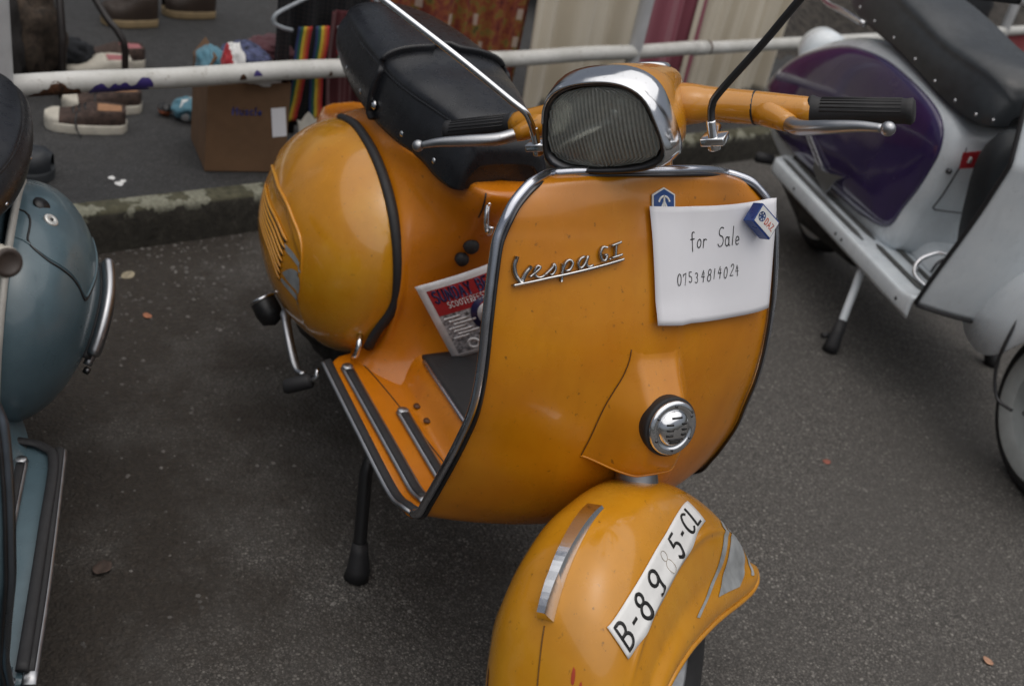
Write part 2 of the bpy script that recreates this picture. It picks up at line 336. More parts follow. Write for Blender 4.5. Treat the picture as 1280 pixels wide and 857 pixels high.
# ================================================================ ground
def asphalt(name, base, speck, dirt, dirty):
    """rolled stone chippings in tar; dirt and shade, painted as one colour, lie where the dirty mask says (towards the kerb and the left bay)"""
    m, nt, b = _nt(name); co = _coord(nt); L = nt.links.new
    def vor(scale):
        v = nt.nodes.new('ShaderNodeTexVoronoi'); v.inputs['Scale'].default_value = scale; L(co, v.inputs['Vector'])
        s = nt.nodes.new('ShaderNodeSeparateColor'); L(v.outputs['Color'], s.inputs[0]); return v.outputs['Distance'], s.outputs[0], s.outputs[1]
    d1, r1, g1 = vor(150); d2, r2, g2 = vor(330)
    tar = tuple(c*.40 for c in base)
    st1 = _ramp(nt, r1, [(0, tuple(c*.6 for c in base)), (.5, base), (.8, tuple(c*1.5 for c in base)), (1, speck)])
    st2 = _ramp(nt, r2, [(0, tuple(c*.5 for c in base)), (.6, base), (.9, tuple(c*1.6 for c in base)), (1, speck)])
    fine = _mix(nt, tar, st2, _ramp(nt, d2, [(.35, 1), (.6, 0)]))
    big = _ramp(nt, d1, [(.30, 1), (.48, 0)])
    keep = nt.nodes.new('ShaderNodeMath'); keep.operation = 'MULTIPLY'; L(big, keep.inputs[0]); L(_ramp(nt, g1, [(.35, 0), (.45, 1)]), keep.inputs[1])
    c = _mix(nt, fine, st1, keep.outputs[0])
    c = _mix(nt, c, tuple(x*.62 for x in base), _ramp(nt, _noise(nt, co, 2.6, 6, .6), [(.42, 0), (.68, .75)]))
    n1 = _noise(nt, co, 4.5, 7, .68)
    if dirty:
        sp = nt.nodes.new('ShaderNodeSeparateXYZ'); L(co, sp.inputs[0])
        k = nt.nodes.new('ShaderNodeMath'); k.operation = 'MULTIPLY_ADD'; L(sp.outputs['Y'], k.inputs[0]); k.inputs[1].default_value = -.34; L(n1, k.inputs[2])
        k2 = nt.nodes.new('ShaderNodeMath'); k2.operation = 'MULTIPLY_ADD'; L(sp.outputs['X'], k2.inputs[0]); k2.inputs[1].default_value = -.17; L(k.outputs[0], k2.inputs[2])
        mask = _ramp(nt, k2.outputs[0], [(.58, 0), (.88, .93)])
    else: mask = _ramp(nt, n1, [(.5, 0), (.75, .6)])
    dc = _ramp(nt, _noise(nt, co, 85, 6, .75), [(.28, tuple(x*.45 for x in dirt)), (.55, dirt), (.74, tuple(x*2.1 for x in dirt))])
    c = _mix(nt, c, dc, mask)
    L(c, b.inputs['Base Color'])
    L(_ramp(nt, _noise(nt, co, 30), [(.3, .72), (.7, .92)]), b.inputs['Roughness'])
    h = nt.nodes.new('ShaderNodeMath'); h.operation = 'MULTIPLY_ADD'; L(d1, h.inputs[0]); h.inputs[1].default_value = -.8; L(_noise(nt, co, 110, 5), h.inputs[2])
    _bump(nt, b, h.outputs[0], .8, .005)
    return m
M_ASPH = asphalt('asphalt', (.112, .104, .095), (.28, .265, .24), (.030, .0235, .0175), True)  # dirt colour is darkened to paint in the left side's shade too
M_PAVE = asphalt('pavement_asphalt', (.052, .052, .053), (.12, .12, .12), (.040, .038, .036), False)
gv, gf = grid(lambda u, v: (lerp(-60, 60, u), lerp(-60, 60, v), 0), 2, 2)
# kerb line frame: direction along the kerb
KD = Vector((cos(radians(103.6)), sin(radians(103.6)), 0)); KN = Vector((-KD.y, KD.x, 0))      # KN points away from the scooters
KP = Vector((-1.815, -.50, 0)); KH = .115
def kp(s, d, z=0): return KP+KD*s+KN*d+Vector((0, 0, z))
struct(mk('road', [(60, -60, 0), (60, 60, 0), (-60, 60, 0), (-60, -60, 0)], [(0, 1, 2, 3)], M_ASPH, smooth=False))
def slab(name, s0, s1, d0, d1, z0, z1, m, **k):
    v = [kp(s, d, z) for z in (z0, z1) for s, d in ((s0, d0), (s1, d0), (s1, d1), (s0, d1))]
    return mk(name, v, [(4, 5, 6, 7), (0, 4, 7, 3), (1, 2, 6, 5), (0, 1, 5, 4), (3, 7, 6, 2)], m, smooth=False, **k)
struct(slab('pavement', -40, 60, .062, 60, -.1, KH-.004, M_PAVE))
def cowl_pt(th, S, p=None, panel=False, side=-1):
    x, y, z = cowl_raw(th, S, p)
    if panel: y += .0065*panel_in(x, z)
    return (x, y if side < 0 else -y, z)
def cowl_xz(x, z, off=0.0, p=None, side=-1):
    """point on the cowl's outer skin above given x,z"""
    q = p or CW; bul = .15
    for _ in range(25):
        dx, dz = x-q[0]-q[13]*bul, z-q[1]-q[14]*bul
        ex = dx/(q[2] if dx > 0 else q[3]); ez = dz/(q[4] if dz > 0 else q[5]); r = math.hypot(ex, ez)+1e-9
        n = q[6]+(q[15]-q[6])*sm(.25, -.25, ex/r)
        S = min(1, (abs(ex)**n+abs(ez)**n)**(1/n)); bul = lerp(bul, q[10]*max(0, 1-S**q[11])**(1/q[12]), .6)
    y = -(q[7]+q[8]*dx+q[9]*dz)-bul-off
    return (x, y if side < 0 else -y, z)
def cowl_pt_in(x, z):
    p = cowl_xz(x, z, .0012); return (p[0], p[1]+.0065*panel_in(x, z), p[2])
BODY = [  # z, then right half of the plan outline from the front centre to the tail
 (.680, [(-.730,0),(-.735,-.034),(-.742,-.052),(-.775,-.066),(-.82,-.086),(-.88,-.110),(-1.0,-.114),(-1.2,-.100),(-1.42,-.07),(-1.47,0)]),
 (.672, [(-.700,0),(-.708,-.040),(-.738,-.060),(-.78,-.075),(-.83,-.095),(-.89,-.118),(-1.0,-.122),(-1.2,-.108),(-1.45,-.08),(-1.50,0)]),
 (.640, [(-.702,0),(-.710,-.042),(-.742,-.064),(-.785,-.080),(-.85,-.103),(-.93,-.124),(-1.03,-.130),(-1.3,-.115),(-1.48,-.08),(-1.53,0)]),
 (.600, [(-.722,0),(-.728,-.040),(-.755,-.063),(-.790,-.083),(-.838,-.106),(-.893,-.131),(-1.0,-.136),(-1.3,-.13),(-1.49,-.08),(-1.54,0)]),
 (.535, [(-.750,0),(-.752,-.042),(-.762,-.068),(-.778,-.095),(-.800,-.122),(-.830,-.140),(-1.0,-.140),(-1.3,-.13),(-1.5,-.08),(-1.55,0)]),
 (.450, [(-.762,0),(-.763,-.045),(-.766,-.073),(-.772,-.100),(-.782,-.124),(-.800,-.142),(-1.0,-.142),(-1.3,-.13),(-1.5,-.08),(-1.55,0)]),
 (.385, [(-.760,0),(-.761,-.046),(-.765,-.076),(-.773,-.104),(-.786,-.128),(-.806,-.144),(-1.0,-.143),(-1.3,-.13),(-1.5,-.08),(-1.54,0)]),
 (.335, [(-.736,0),(-.739,-.048),(-.748,-.082),(-.764,-.112),(-.788,-.136),(-.820,-.150),(-1.0,-.145),(-1.3,-.13),(-1.48,-.08),(-1.52,0)]),
 (.305, [(-.705,0),(-.710,-.055),(-.728,-.098),(-.756,-.132),(-.790,-.156),(-.830,-.168),(-1.0,-.15),(-1.3,-.13),(-1.46,-.08),(-1.5,0)]),
 (.286, [(-.660,0),(-.670,-.065),(-.700,-.115),(-.740,-.152),(-.785,-.178),(-.838,-.188),(-1.0,-.15),(-1.3,-.13),(-1.45,-.08),(-1.48,0)])]
SEAT = [(-.738,.070,.052,.668,.705,.712),(-.744,.082,.058,.666,.728,.740),(-.760,.091,.063,.666,.745,.759),(-.795,.098,.070,.668,.755,.772),(-.85,.104,.082,.675,.757,.780),(-.92,.119,.101,.676,.760,.788),(-.985,.126,.112,.677,.763,.791),
 (-1.05,.129,.117,.680,.768,.801),(-1.15,.127,.115,.687,.770,.806),(-1.25,.118,.104,.700,.770,.806),(-1.34,.103,.087,.713,.766,.80),(-1.40,.080,.064,.720,.758,.785),(-1.43,.05,.04,.725,.748,.762)]
def seat_pt(u, a, off=0.0):
    """u along the seat 0..1; a -1..1 from right lower rim over the top to the left lower rim"""
    T = SEAT_T; t = u*(len(T)-1); i = min(int(t), len(T)-2); t -= i
    x, hb, hp, zb, zp, zt = (lerp(p, q, t) for p, q in zip(T[i], T[i+1]))
    s = 1 if a >= 0 else -1; b = abs(a)
    if b > .55:
        k = (b-.55)/.45; bulge = .006*sin(k*pi)
        return (x+off*.0, s*(lerp(hp, hb, k)+bulge+off), lerp(zp, zb, k)+off*.2)
    k = b/.55; g = k*pi/2
    return (x, s*hp*(sin(g)**.85 if k else 0), zp+(zt-zp)*cos(g)**.9+off)
SEAT_T = cat(SEAT, 60)
def seat_u(x):
    for i, r in enumerate(SEAT_T):
        if r[0] <= x: return i/(len(SEAT_T)-1)
    return 1.0
def floor_z(x, y):
    a = abs(y); z = .290+.046*(1-sm(.088, .135, a))+.020*sm(-.46, -.38, x)**1.5
    return z
def floor_hw(x):
    if x > -.79: return .250-.004*sm(-.55, -.79, x)
    t = (-.79-x)/.055; return .246-.055*(1-sqrt(max(0, 1-t*t)))

def build_vespa(root, P, steer, orange=True, cw=None):
    """all parts of one pressed-steel scooter under root; P is the palette"""
    S_ = lambda p: steered(p, steer)
    SV = lambda vf: ([S_(p) for p in vf[0]], vf[1])
    # ---- leg shield
    def SR_(i, s, off=0.0):
        p = shield_row(i, s, off); return p if orange else (p[0]+.10, p[1]*lerp(.90, 1.03, sm(.40, .62, p[2])), p[2])
    sh = outward(mk('leg_shield', *grid(lambda u, v: SR_(round(u*(SH_N-1)), 2*v-1), SH_N, 61), P['shield'], root, solid=.0035, offset=-1), (-1.2, 0, .9))
    SRE = lambda i, s: SR_(i, s, .001)
    edge = [SRE(i, -1) for i in range(SH_N-1, -1, -1)]+[SRE(0, -1+2*k/30) for k in range(1, 30)]+[SRE(i, 1) for i in range(SH_N)]
    edge = edge[8:-8]
    mk('edge_trim', *tube([(p[0]-.001, p[1]*1.006, p[2]+.001) for p in edge], .0068, 12), P['trim'], sh)
    mk('trim_channel', *tube([(p[0]+.0062, p[1]*.989, p[2]-.002) for p in edge], .0026, 8), P['trimdark'], sh)
    # ---- floor
    def fl(u, v):
        x = lerp(-.845, -.385 if orange else -.285, u); hw = floor_hw(x); y = hw*(2*v-1); b = sm(.97, 1, abs(2*v-1)); return (x, y, (floor_z(x, y) if orange else min(floor_z(x, y), floor_z(-.6, y)))-.010*b)
    flo = mk('floorboard', *grid(fl, 48, 61), P['body'], root, solid=.012, offset=-1)
    for sgn in (-1, 1):
        for k, (y, xa, xb) in enumerate(((.2435, -.802, -.368), (.213, -.792, -.395), (.160, -.645, -.425)) if orange else ((.2435, -.802, -.368), (.180, -.785, -.42))):
            if k == 0: path = [(-.815, sgn*.2405), (-.80, sgn*.2435), (-.6, sgn*.2475), (-.45, sgn*.249), (-.395, sgn*.248), (-.372, sgn*.238)] if orange else [(-.815, sgn*.2405), (-.80, sgn*.2435), (-.6, sgn*.2475), (-.45, sgn*.249), (-.28, sgn*.248)]
            else: path = [(xa, sgn*y), (xb, sgn*y)]
            pts = cat([(p[0], p[1], floor_z(p[0], p[1])+.0035-(.003 if k == 0 else 0)) for p in path], 30)
            if k: pts = [(p[0], p[1], floor_z(p[0], p[1])+.0035) for p in pts]
            if not orange: pts = [(p[0], p[1], .2935-(.003 if k == 0 else 0)) for p in pts]
            ch = mk('floor_strip', *tube(pts, .0125 if k else .0105, 12, flat=.42), P['alu'], flo)
            mk('rubber_insert', *tube([(p[0], p[1]-sgn*(.002 if k == 0 else 0), p[2]+.0032) for p in pts[1:-1]], .0078, 10, flat=.5), M_RUBBER, flo)
            if k: mk('strip_cap', *lathe([(.0105, -.003), (.0105, .006), (.008, .008), (0, .0085)], (pts[0][0]+.002, pts[0][1], pts[0][2]-.001), (0, 0, 1), 14), P['alu'], flo)
    for x, y in ((-.655, -.128), (-.61, -.127)): mk('plug', *lathe([(.0075, 0), (.0075, .002), (0, .003)], (x, y, floor_z(x, y)+.001), (0, 0, 1), 12), P['plug'], flo)
    for sgn in (-1, 1): mk('floor_seam', *tube([(x, sgn*y, floor_z(x, y)+.0004) for x, y in [(lerp(-.80, -.43, k/24), lerp(.178, .132, (k/24)**.8)) for k in range(25)]], .0011, 5), M_BLACK, flo)
    # tunnel mat with bright side strips
    mt = mk('tunnel_mat', *grid(lambda u, v: (lerp(-.742+.035*(2*v-1)**2*0, -.40, u), .093*(2*v-1)*(1-.0*u), floor_z(lerp(-.742, -.40, u), 0)+.006+.003*cos((2*v-1)*pi/2)), 30, 13), M_RUBBER, root, solid=.006, offset=-1)
    for sgn in (-1, 1): mk('mat_strip', *tube([(lerp(-.725, -.42, k/20), sgn*.0945, floor_z(lerp(-.725, -.42, k/20), .09)+.002) for k in range(21)], .0045, 8), P['trim'], mt)
    # ---- rear body
    zs = [b[0] for b in BODY]; NB = 60
    def ring(pl):
        h = cat(pl, NB//2+1); return h+[(x, -y) for x, y in h[-2:0:-1]]
    rows = [[(x, y, z-(z-.40)*.50*sm(-1.02, -1.46, x)*sm(.40, .55, z)) for x, y in ring(pl)] for z, pl in BODY]; cols = [cat([r[j] for r in rows], 46) for j in range(len(rows[0]))]
    n = len(cols); v = [cols[j][i] for i in range(46) for j in range(n)]
    f = [(i*n+j, i*n+(j+1) % n, (i+1)*n+(j+1) % n, (i+1)*n+j) for i in range(45) for j in range(n)]; f.append(tuple(range(n-1, -1, -1)))
    body = mk('rear_body', v, f, P['body'], root)
    mk('seam', *tube([(-.7145, -.046, .628), (-.7085, -.045, .645), (-.7075, -.044, .660), (-.710, -.043, .674)], .0014, 6), M_BLACK, body)
    # ---- cowls
    pq = cw or CW
    for sgn in (-1, 1):
        pan = orange and sgn < 0
        NT, NS = 220, 56
        cv, cf = grid(lambda u, v: cowl_pt(2*pi*u, 1-v**1.6 if v < 1 else 0.0, pq, pan, sgn), NT, NS, cu=True)
        co = outward(mk('side_cowl', cv, cf, P['cowl'], root, solid=.003, offset=-1), (pq[0], sgn*.05, pq[1]))
        t0_ = -.50 if orange else -.25
        bp = [cowl_raw(lerp(t0_, 2.0, k/70), 1.0, pq) for k in range(71)]
        bp = [(x+.003*cos(lerp(t0_, 2.0, k/70))+(.014*sm(.38, .31, z) if orange else 0), (1 if sgn < 0 else -1)*(y-(.040*sm(.44, .32, z) if orange else 0)), z) for k, (x, y, z) in enumerate(bp)]
        if orange:
            mk('rubber_seal', *tube(bp, .0098, 10, flat=.8), M_RUBBER, co)
            if sgn < 0:
                q = bp[0]; q = (q[0]+.004, q[1]-.010, q[2]+.004)
                mk('clip', *tube([(q[0]-.012, q[1]-.006, q[2]+.02), (q[0]+.004, q[1]-.012, q[2]+.004), (q[0]+.006, q[1]-.016, q[2]-.014), (q[0]-.004, q[1]-.018, q[2]-.026), (q[0]-.012, q[1]-.012, q[2]-.022)], [.006, .0055, .005, .004, .003], 8), M_CHROME, co)
        else: mk('cowl_band', *tube([(x+.006, y*1.01, z) for x, y, z in bp], .013, 12, flat=.55, upv=(0, 1, 0)), P['band'], co)
        if pan:
            bead = [(-1.215,.502),(-1.17,.510),(-1.119,.516),(-1.024,.516),(-.962,.502),(-.928,.485),(-.909,.458),(-.901,.42),(-.904,.37)]
            mk('panel_bead', *tube([cowl_xz(x, z, .0005) for x, z in cat(bead, 60)], [.0034*min(1, (62-k)/26) for k in range(60)], 8), P['cowl'], co)
            for k in range(7):
                A = (-1.215+.012*k, .467-.0058*k); B = (-1.049+.0035*k, .477-.0098*k); D = (-.966+.0-.0008*max(0, k-3)*2, .463-.0137*k)
                pts = [cowl_xz(x, z, -.0035) for x, z in cat([A, B, D], 25)]
                mk('louvre_slat', *tube(pts, [.0030*min(1, .3+min(j, 24-j)/3) for j in range(25)], 8, flat=1.0), P['cowl'], co)
                mk('louvre_slot', *tube([cowl_xz(x, z-.0058, -.0058) for x, z in cat([A, B, D], 25)][1:-1], .0030, 6), M_BLACK, co)
            for dp in ([(-.975,.455),(-.939,.452),(-.908,.437),(-.906,.431),(-.938,.440),(-.966,.445)], [(-.967,.398),(-.937,.422),(-.912,.423),(-.904,.415),(-.906,.387),(-.939,.389)], [(-.968,.387),(-.932,.382),(-.909,.369),(-.912,.362),(-.94,.371),(-.969,.378)]):
                cx_, cz_ = sum(p[0] for p in dp)/6, sum(p[1] for p in dp)/6; per = cat(dp+[dp[0]], 43)[:-1]
                mk('silver_stripe', *grid(lambda u, v: (lambda q: cowl_pt_in(lerp(cx_, q[0], v), lerp(cz_, q[1], v)))(per[round(u*42) % 42]), 42, 6, cu=True), M_SILVERDECAL, co)
    # ---- seat
    st = mk('seat', *grid(lambda u, v: seat_pt(u, 2*v-1), 90, 73), M_VINYL, root, solid=.004, offset=-1)
    if not orange: st.scale = (1, 1.22, .62); st.location = (0, 0, .305)
    for sgn in (-1, 1):
        mk('piping', *tube([seat_pt(seat_u(x), sgn*.555, .001) for x in [lerp(-.775, -1.415, k/50) for k in range(51)]], .0042, 8), M_VINYL, st)
        for x in ((-.80, -.90, -1.10, -1.19) if sgn < 0 else (-.9, -1.1)):
            p = seat_pt(seat_u(x), sgn*.90, .0); mk('rivet', *lathe([(.0066, 0), (.0062, .003), (.0036, .005), (0, .0055)], p, (0, sgn, .1), 14), M_CHROME, st)
    if orange: strap = [seat_pt(seat_u(lerp(-1.045, -1.015, abs(a))), a, .0045) for a in [(-1+2*k/60)*.99 for k in range(61)]]
    if orange: mk('passenger_strap', *tube(strap, .0125, 10, flat=.36), M_VINYL, st)
    p = seat_pt(seat_u(-1.015), -.86, .006)
    if orange: mk('strap_rivet', *lathe([(.009, 0), (.009, .003), (.005, .004), (.004, .006), (0, .006)], p, (0, -1, .1), 16), M_CHROME, st)
    nose = [seat_pt(0, -1+2*k/24) for k in range(25)]; mk('front_panel', nose+[(-.745, 0, .683)], [(k, k+1, 25) for k in range(24)], M_VINYL, st)
    tail = [seat_pt(1, -1+2*k/24) for k in range(25)]; mk('rear_panel', tail+[(-1.44, 0, .74)], [(k+1, k, 25) for k in range(24)], M_VINYL, st)
    # ---- steering head, headset
    hs = MB()
    bar = cat([(-.455,-.215,.904,.019),(-.452,-.145,.912,.0245),(-.445,-.09,.922,.0262),(-.43,-.05,.930,.032),(-.43,.05,.930,.032),(-.445,.09,.922,.0262),(-.452,.145,.912,.0245),(-.455,.215,.904,.019)], 50)
    hs.add(*SV(tube([p[:3] for p in bar], [p[3] for p in bar], 20, flat=.86, upv=(0, 0, 1))))
    def nac(x, wb, wt, zb, zt, n=40):
        """rounded trapezoid section, sampled by angle from its middle"""
        pl = [(wb*.5, zb-.001), (wb*.98, zb+.010), (wb*1.02, zb+.036), (wt*1.08, zt+.001), (-wt*1.08, zt+.001), (-wb*1.02, zb+.036), (-wb*.98, zb+.010), (-wb*.5, zb-.001)]
        for _ in range(4):
            pl = [q for a, b in zip(pl, pl[1:]+pl[:1]) for q in ((.76*a[0]+.24*b[0], .76*a[1]+.24*b[1]), (.24*a[0]+.76*b[0], .24*a[1]+.76*b[1]))]
        zc = lerp(zb, zt, .46); out = []
        for k in range(n):
            a = 2*pi*k/n; dx, dz = cos(a), sin(a); best = 1
            for p, q in zip(pl, pl[1:]+pl[:1]):
                ex, ez = q[0]-p[0], q[1]-p[1]; den = dx*ez-dz*ex
                if abs(den) < 1e-12: continue
                t = (p[0]*ez-(p[1]-zc)*ex)/den; w = (p[0]*dz-(p[1]-zc)*dx)/den
                if t > 0 and -1e-6 <= w <= 1+1e-6: best = t; break
            out.append((x, dx*best, zc+dz*best))
        return out
    sec = [nac(-.298,.078,.053,.904,1.013), nac(-.325,.083,.058,.898,1.018), nac(-.36,.080,.058,.893,1.012), nac(-.395,.070,.055,.889,1.0), nac(-.43,.058,.050,.886,.988), nac(-.47,.045,.040,.888,.972), nac(-.498,.028,.026,.90,.955), nac(-.505,.01,.01,.92,.94)]
    def loft(sec):
        n = len(sec[0]); v = [p for s in sec for p in s]
        f = [(i*n+j, (i+1)*n+j, (i+1)*n+(j+1) % n, i*n+(j+1) % n) for i in range(len(sec)-1) for j in range(n)]; return v, f
    sx = [[tuple(q) for q in r] for r in zip(*[cat([s[j] for s in sec], 30) for j in range(40)])]
    hs.add(*SV(loft(sx)))
    ax = Vector((-sin(RAKE), 0, cos(RAKE)))
    hs.add(*tube([Vector(HEAD)+ax*h for h in (-.02, -.07, -.11, -.14)], [.05, .044, .046, .052], 20))
    head = hs.done('headset', P['cowl'], root)
    for y in (-.145, .145): mk('joint_ring', *SV(tube([(-.4522, y-.0012, .912), (-.4522, y+.0012, .912)], .0253, 20, flat=.86)), M_BLACK, head)
    mk('speedometer', *SV(lathe([(.036, -.01), (.036, .004), (.032, .008), (.0, .0085)], (-.452, 0, .972), (-.42, 0, 1), 24)), M_CHROME, head)
    # headlight: rim, hood, reflector, fluted lens
    def outl(x, g, n=64): return nac(x, .0735+g, .0485+g, .9085-g, 1.0085+g, n)
    mk('headlight_rim', *SV(loft([outl(-.292, .001), outl(-.284, .003), outl(-.281, .006), outl(-.284, .0095), outl(-.298, .011), outl(-.318, .012)])), P['rimdark'], head)
    def hood():
        n = 64; secs = []
        for x, g in ((-.286, .0060), (-.280, .0075), (-.281, .0095), (-.295, .0130), (-.312, .0152), (-.322, .0155), (-.328, .0130)):
            o = nac(x, .0735+g, .0485+g, .9085-g, 1.0085+g, n); secs.append([o[k % n] for k in range(-6, 31)])
        m = len(secs[0]); v = [p for s in secs for p in s]; f = [(i*m+j, (i+1)*m+j, (i+1)*m+j+1, i*m+j+1) for i in range(len(secs)-1) for j in range(m-1)]; return v, f
    mk('headlight_hood', *SV(hood()), P['chrome'], head)
    def face(x, dx, g, nr=16, n=64, flute=0):
        o = outl(0, g, n); v, f = [], []
        for i in range(nr+1):
            s = 1-i/nr
            for k in range(n):
                y, z = o[k][1]*s, .957+(o[k][2]-.957)*s
                v.append((x+dx*(1-s*s)+flute*cos(y*2*pi/.0056), y, z))
        f = [(i*n+j, i*n+(j+1) % n, (i+1)*n+(j+1) % n, (i+1)*n+j) for i in range(nr) for j in range(n)]; return v, f
    def lens():
        # dense grid inside the outline so the vertical flutes are real
        o = outl(0, .0005, 160); zs_ = sorted(p[2] for p in o); z0, z1 = zs_[0], zs_[-1]; v, f, NY, NZ = [], [], 240, 30
        def half(z):
            c = [abs(p[1]) for p, q in zip(o, o[1:]+o[:1]) if (p[2]-z)*(q[2]-z) <= 0 and p[1] > 0]
            return max(c) if c else .03
        for j in range(NZ+1):
            t = j/NZ; z = lerp(z0+.0004, z1-.0004, t); h = half(z); zz = 2*t-1
            for i in range(NY+1):
                y = h*(2*i/NY-1); r2 = (y/.075)**2+zz**2
                v.append((-.290+.012*max(0, 1-r2*.7)+.0010*cos(y*2*pi/.0052)*(.55 if zz > -.15 else 1), y, z))
        f = [(j*(NY+1)+i, j*(NY+1)+i+1, (j+1)*(NY+1)+i+1, (j+1)*(NY+1)+i) for j in range(NZ) for i in range(NY)]; return v, f
    lo_ = mk('headlight_lens', *SV(lens()), M_GLASS, head)
    at_ = lo_.data.attributes.new('flute', 'FLOAT', 'POINT'); at_.data.foreach_set('value', [.5+.5*cos(p[1]*2*pi/.0052)+.3*noise.noise(Vector(p)*300) for p in lens()[0]])  # painted brightness of each flute
    mk('reflector', *SV(face(-.293, -.055, -.001)), M_REFLECTOR, head)
    mk('bulb_cap', *SV(lathe([(.012, -.02), (.012, 0), (.008, .006), (0, .007)], (-.335, 0, .957), (1, 0, 0), 16)), M_CHROME, head)
    for sgn in (-1, 1):
        g = [(-.456, sgn*.213, .903), (-.456, sgn*.217, .903), (-.456, sgn*.224, .903), (-.458, sgn*.328, .896), (-.458, sgn*.335, .8955), (-.458, sgn*.338, .8955)]
        gp = mk('grip', *SV(tube(g, [.019, .0195, .0158, .0155, .0165, .013], 18)), P['grip'], head)
        if not orange: mk('grip_cap', *SV(lathe([(.0150, 0), (.0150, .003), (.011, .0045), (.010, .003), (0, .003)], (-.458, sgn*.337, .8955), (0, sgn, 0), 20)), P['plug'], gp)
        for k in range(9):
            a = pi*(.1+.8*k/8)
            mk('rib', *SV(tube([(-.456+.0155*cos(a), sgn*.228, .903+.0155*sin(a)), (-.458+.0152*cos(a), sgn*.324, .8965+.0152*sin(a))], .0011, 5)), P['grip'], gp)
        lv = cat([(-.418, sgn*.196, .902, .0105), (-.395, sgn*.215, .905, .0105), (-.376, sgn*.25, .912, .0095), (-.365, sgn*.29, .916, .0075), (-.359, sgn*.318, .915, .0055)], 24)
        le = mk('lever', *SV(tube([p[:3] for p in lv], [p[3] for p in lv], 12, flat=.9)), P['lever'], head)
        mk('lever_ball', *SV(lathe([(.0, -.0088)]+[(.0088*sin(a*pi/10), -.0088*cos(a*pi/10)) for a in range(1, 10)]+[(0, .0088)], (-.358, sgn*.324, .9145), (0, 1, 0), 16)), P['lever'], le)
        mk('lever_housing', *SV(tube([(-.452, sgn*.147, .911), (-.438, sgn*.168, .907), (-.424, sgn*.188, .903), (-.418, sgn*.197, .902)], [.0222, .0192, .0145, .0120], 14, flat=.85)), P['cowl'], head)
        if orange:
            cl = MB(); yb = sgn*.122
            cl.add(*SV(boxv((-.347, yb, .914), (.026, .030, .010)))); cl.add(*SV(lathe([(.008, -.012), (.008, -.004), (.006, 0), (.006, .026)], (-.342, yb, .914), (0, 0, 1), 12))); cl.add(*SV(tube([(-.35, yb-sgn*.004, .914), (-.385, yb-sgn*.008, .915)], .006, 10)))
            mir = cl.done('mirror_clamp', M_CHROME, root, bevel=.0015)
            mir.name = 'mirror_arm'
            if sgn < 0: pts = [(-.341,-.122,.93),(-.337,-.122,.951),(-.335,-.126,.966),(-.331,-.143,.986),(-.321,-.20,1.051),(-.338,-.30,1.128),(-.342,-.325,1.147)]
            else: pts = [(-.341,.122,.93),(-.345,.122,.945),(-.347,.124,.957),(-.349,.134,.972),(-.356,.19,1.025),(-.362,.24,1.075),(-.37,.30,1.13)]
            mk('stem', *SV(tube(cat(pts, 50), .0048, 10)), M_CHROME if sgn < 0 else M_DARKMETAL, mir)
            mk('mirror_head', *SV(lathe([(.0, -.008), (.045, -.006), (.052, 0), (.052, .008), (.048, .01), (0, .0102)], (pts[-1][0]-.01, pts[-1][1], pts[-1][2]+.045), (-1, 0, .1), 24)), M_CHROME, mir)
    # ---- fork, fender, wheels
    mk('fork', *tube([S_(Vector(HEAD)+ax*h) for h in (-.40, -.46, -.52, -.56)], [.026, .026, .03, .034], 18), P['alu'], root)
    fe = outward(mk('front_fender', *grid(lambda u, v: S_(fender(u, 2*v-1)), 120, 121), P['fender'], root, solid=.002, offset=-1), S_((-.06, 0, .2)))
    for sgn in (-1, 1): mk('edge_bead', *tube([S_(fender(k/80, sgn)) for k in range(2, 81)], .0042, 8), P['fender'], fe)
    fl_ = [fender(0, -1+2*k/20) for k in range(21)]
    def wheel(c, fn, name='front_wheel'):
        w = empty(name); w.parent = root
        mk('tyre', *([fn(p) for p in lathe([(.128, -.03), (.132, -.040), (.155, -.047), (.185, -.044), (.205, -.03), (.2135, -.012), (.215, 0), (.2135, .012), (.205, .03), (.185, .044), (.155, .047), (.132, .040), (.128, .03)], c, (0, 1, 0), 64)[0]], lathe([(.1, i) for i in range(13)], c, (0, 1, 0), 64)[1][:12*64]), M_TYRE, w)
        treads = MB()
        for k in range(64):
            a = 2*pi*k/64
            for yy, da in ((-.02, 0), (0, .05), (.02, 0)):
                cc = (c[0]+.2145*cos(a+da), yy, c[2]+.2145*sin(a+da)); treads.add([fn(p) for p in boxv(cc, (.012, .013, .005), Matrix.Rotation(-(a+da)+pi/2, 3, 'Y'))[0]], boxv(cc, (1, 1, 1))[1])
        treads.done('tread', M_TYRE, w, smooth=False)['kind'] = 'stuff'
        mk('rim', *([fn(p) for p in lathe([(.0, .012), (.05, .012), (.055, .022), (.085, .022), (.10, .006), (.118, .010), (.126, .034), (.131, .036), (.131, -.036), (.126, -.034), (.1, -.02), (0, -.02)], c, (0, 1, 0), 48)[0]], lathe([(.0, .01), (.05, .01), (.055, .02), (.085, .02), (.10, .006), (.118, .010), (.126, .034), (.131, .036), (.131, -.036), (.126, -.034), (.1, -.02), (0, -.02)], c, (0, 1, 0), 48)[1]), M_RIM, w)
        for k in range(5):
            a = 2*pi*k/5; mk('wheel_nut', *([fn(p) for p in lathe([(.007, 0), (.007, .01), (0, .011)], (c[0]+.07*cos(a), .021, c[2]+.07*sin(a)), (0, 1, 0), 6)[0]], lathe([(.007, 0), (.007, .01), (0, .011)], (0, 0, 0), (0, 1, 0), 6)[1]), M_ALU, w)
    dz = min(p[2] for p in [S_((-.04+.215*cos(a/10), y, .215+.215*sin(a/10))) for a in range(63) for y in (-.02, .02)])
    wc = (-.078, 0, .217)
    wheel(wc, lambda p: (lambda q: (q[0], q[1], q[2]-dz+.001))(S_(p)))
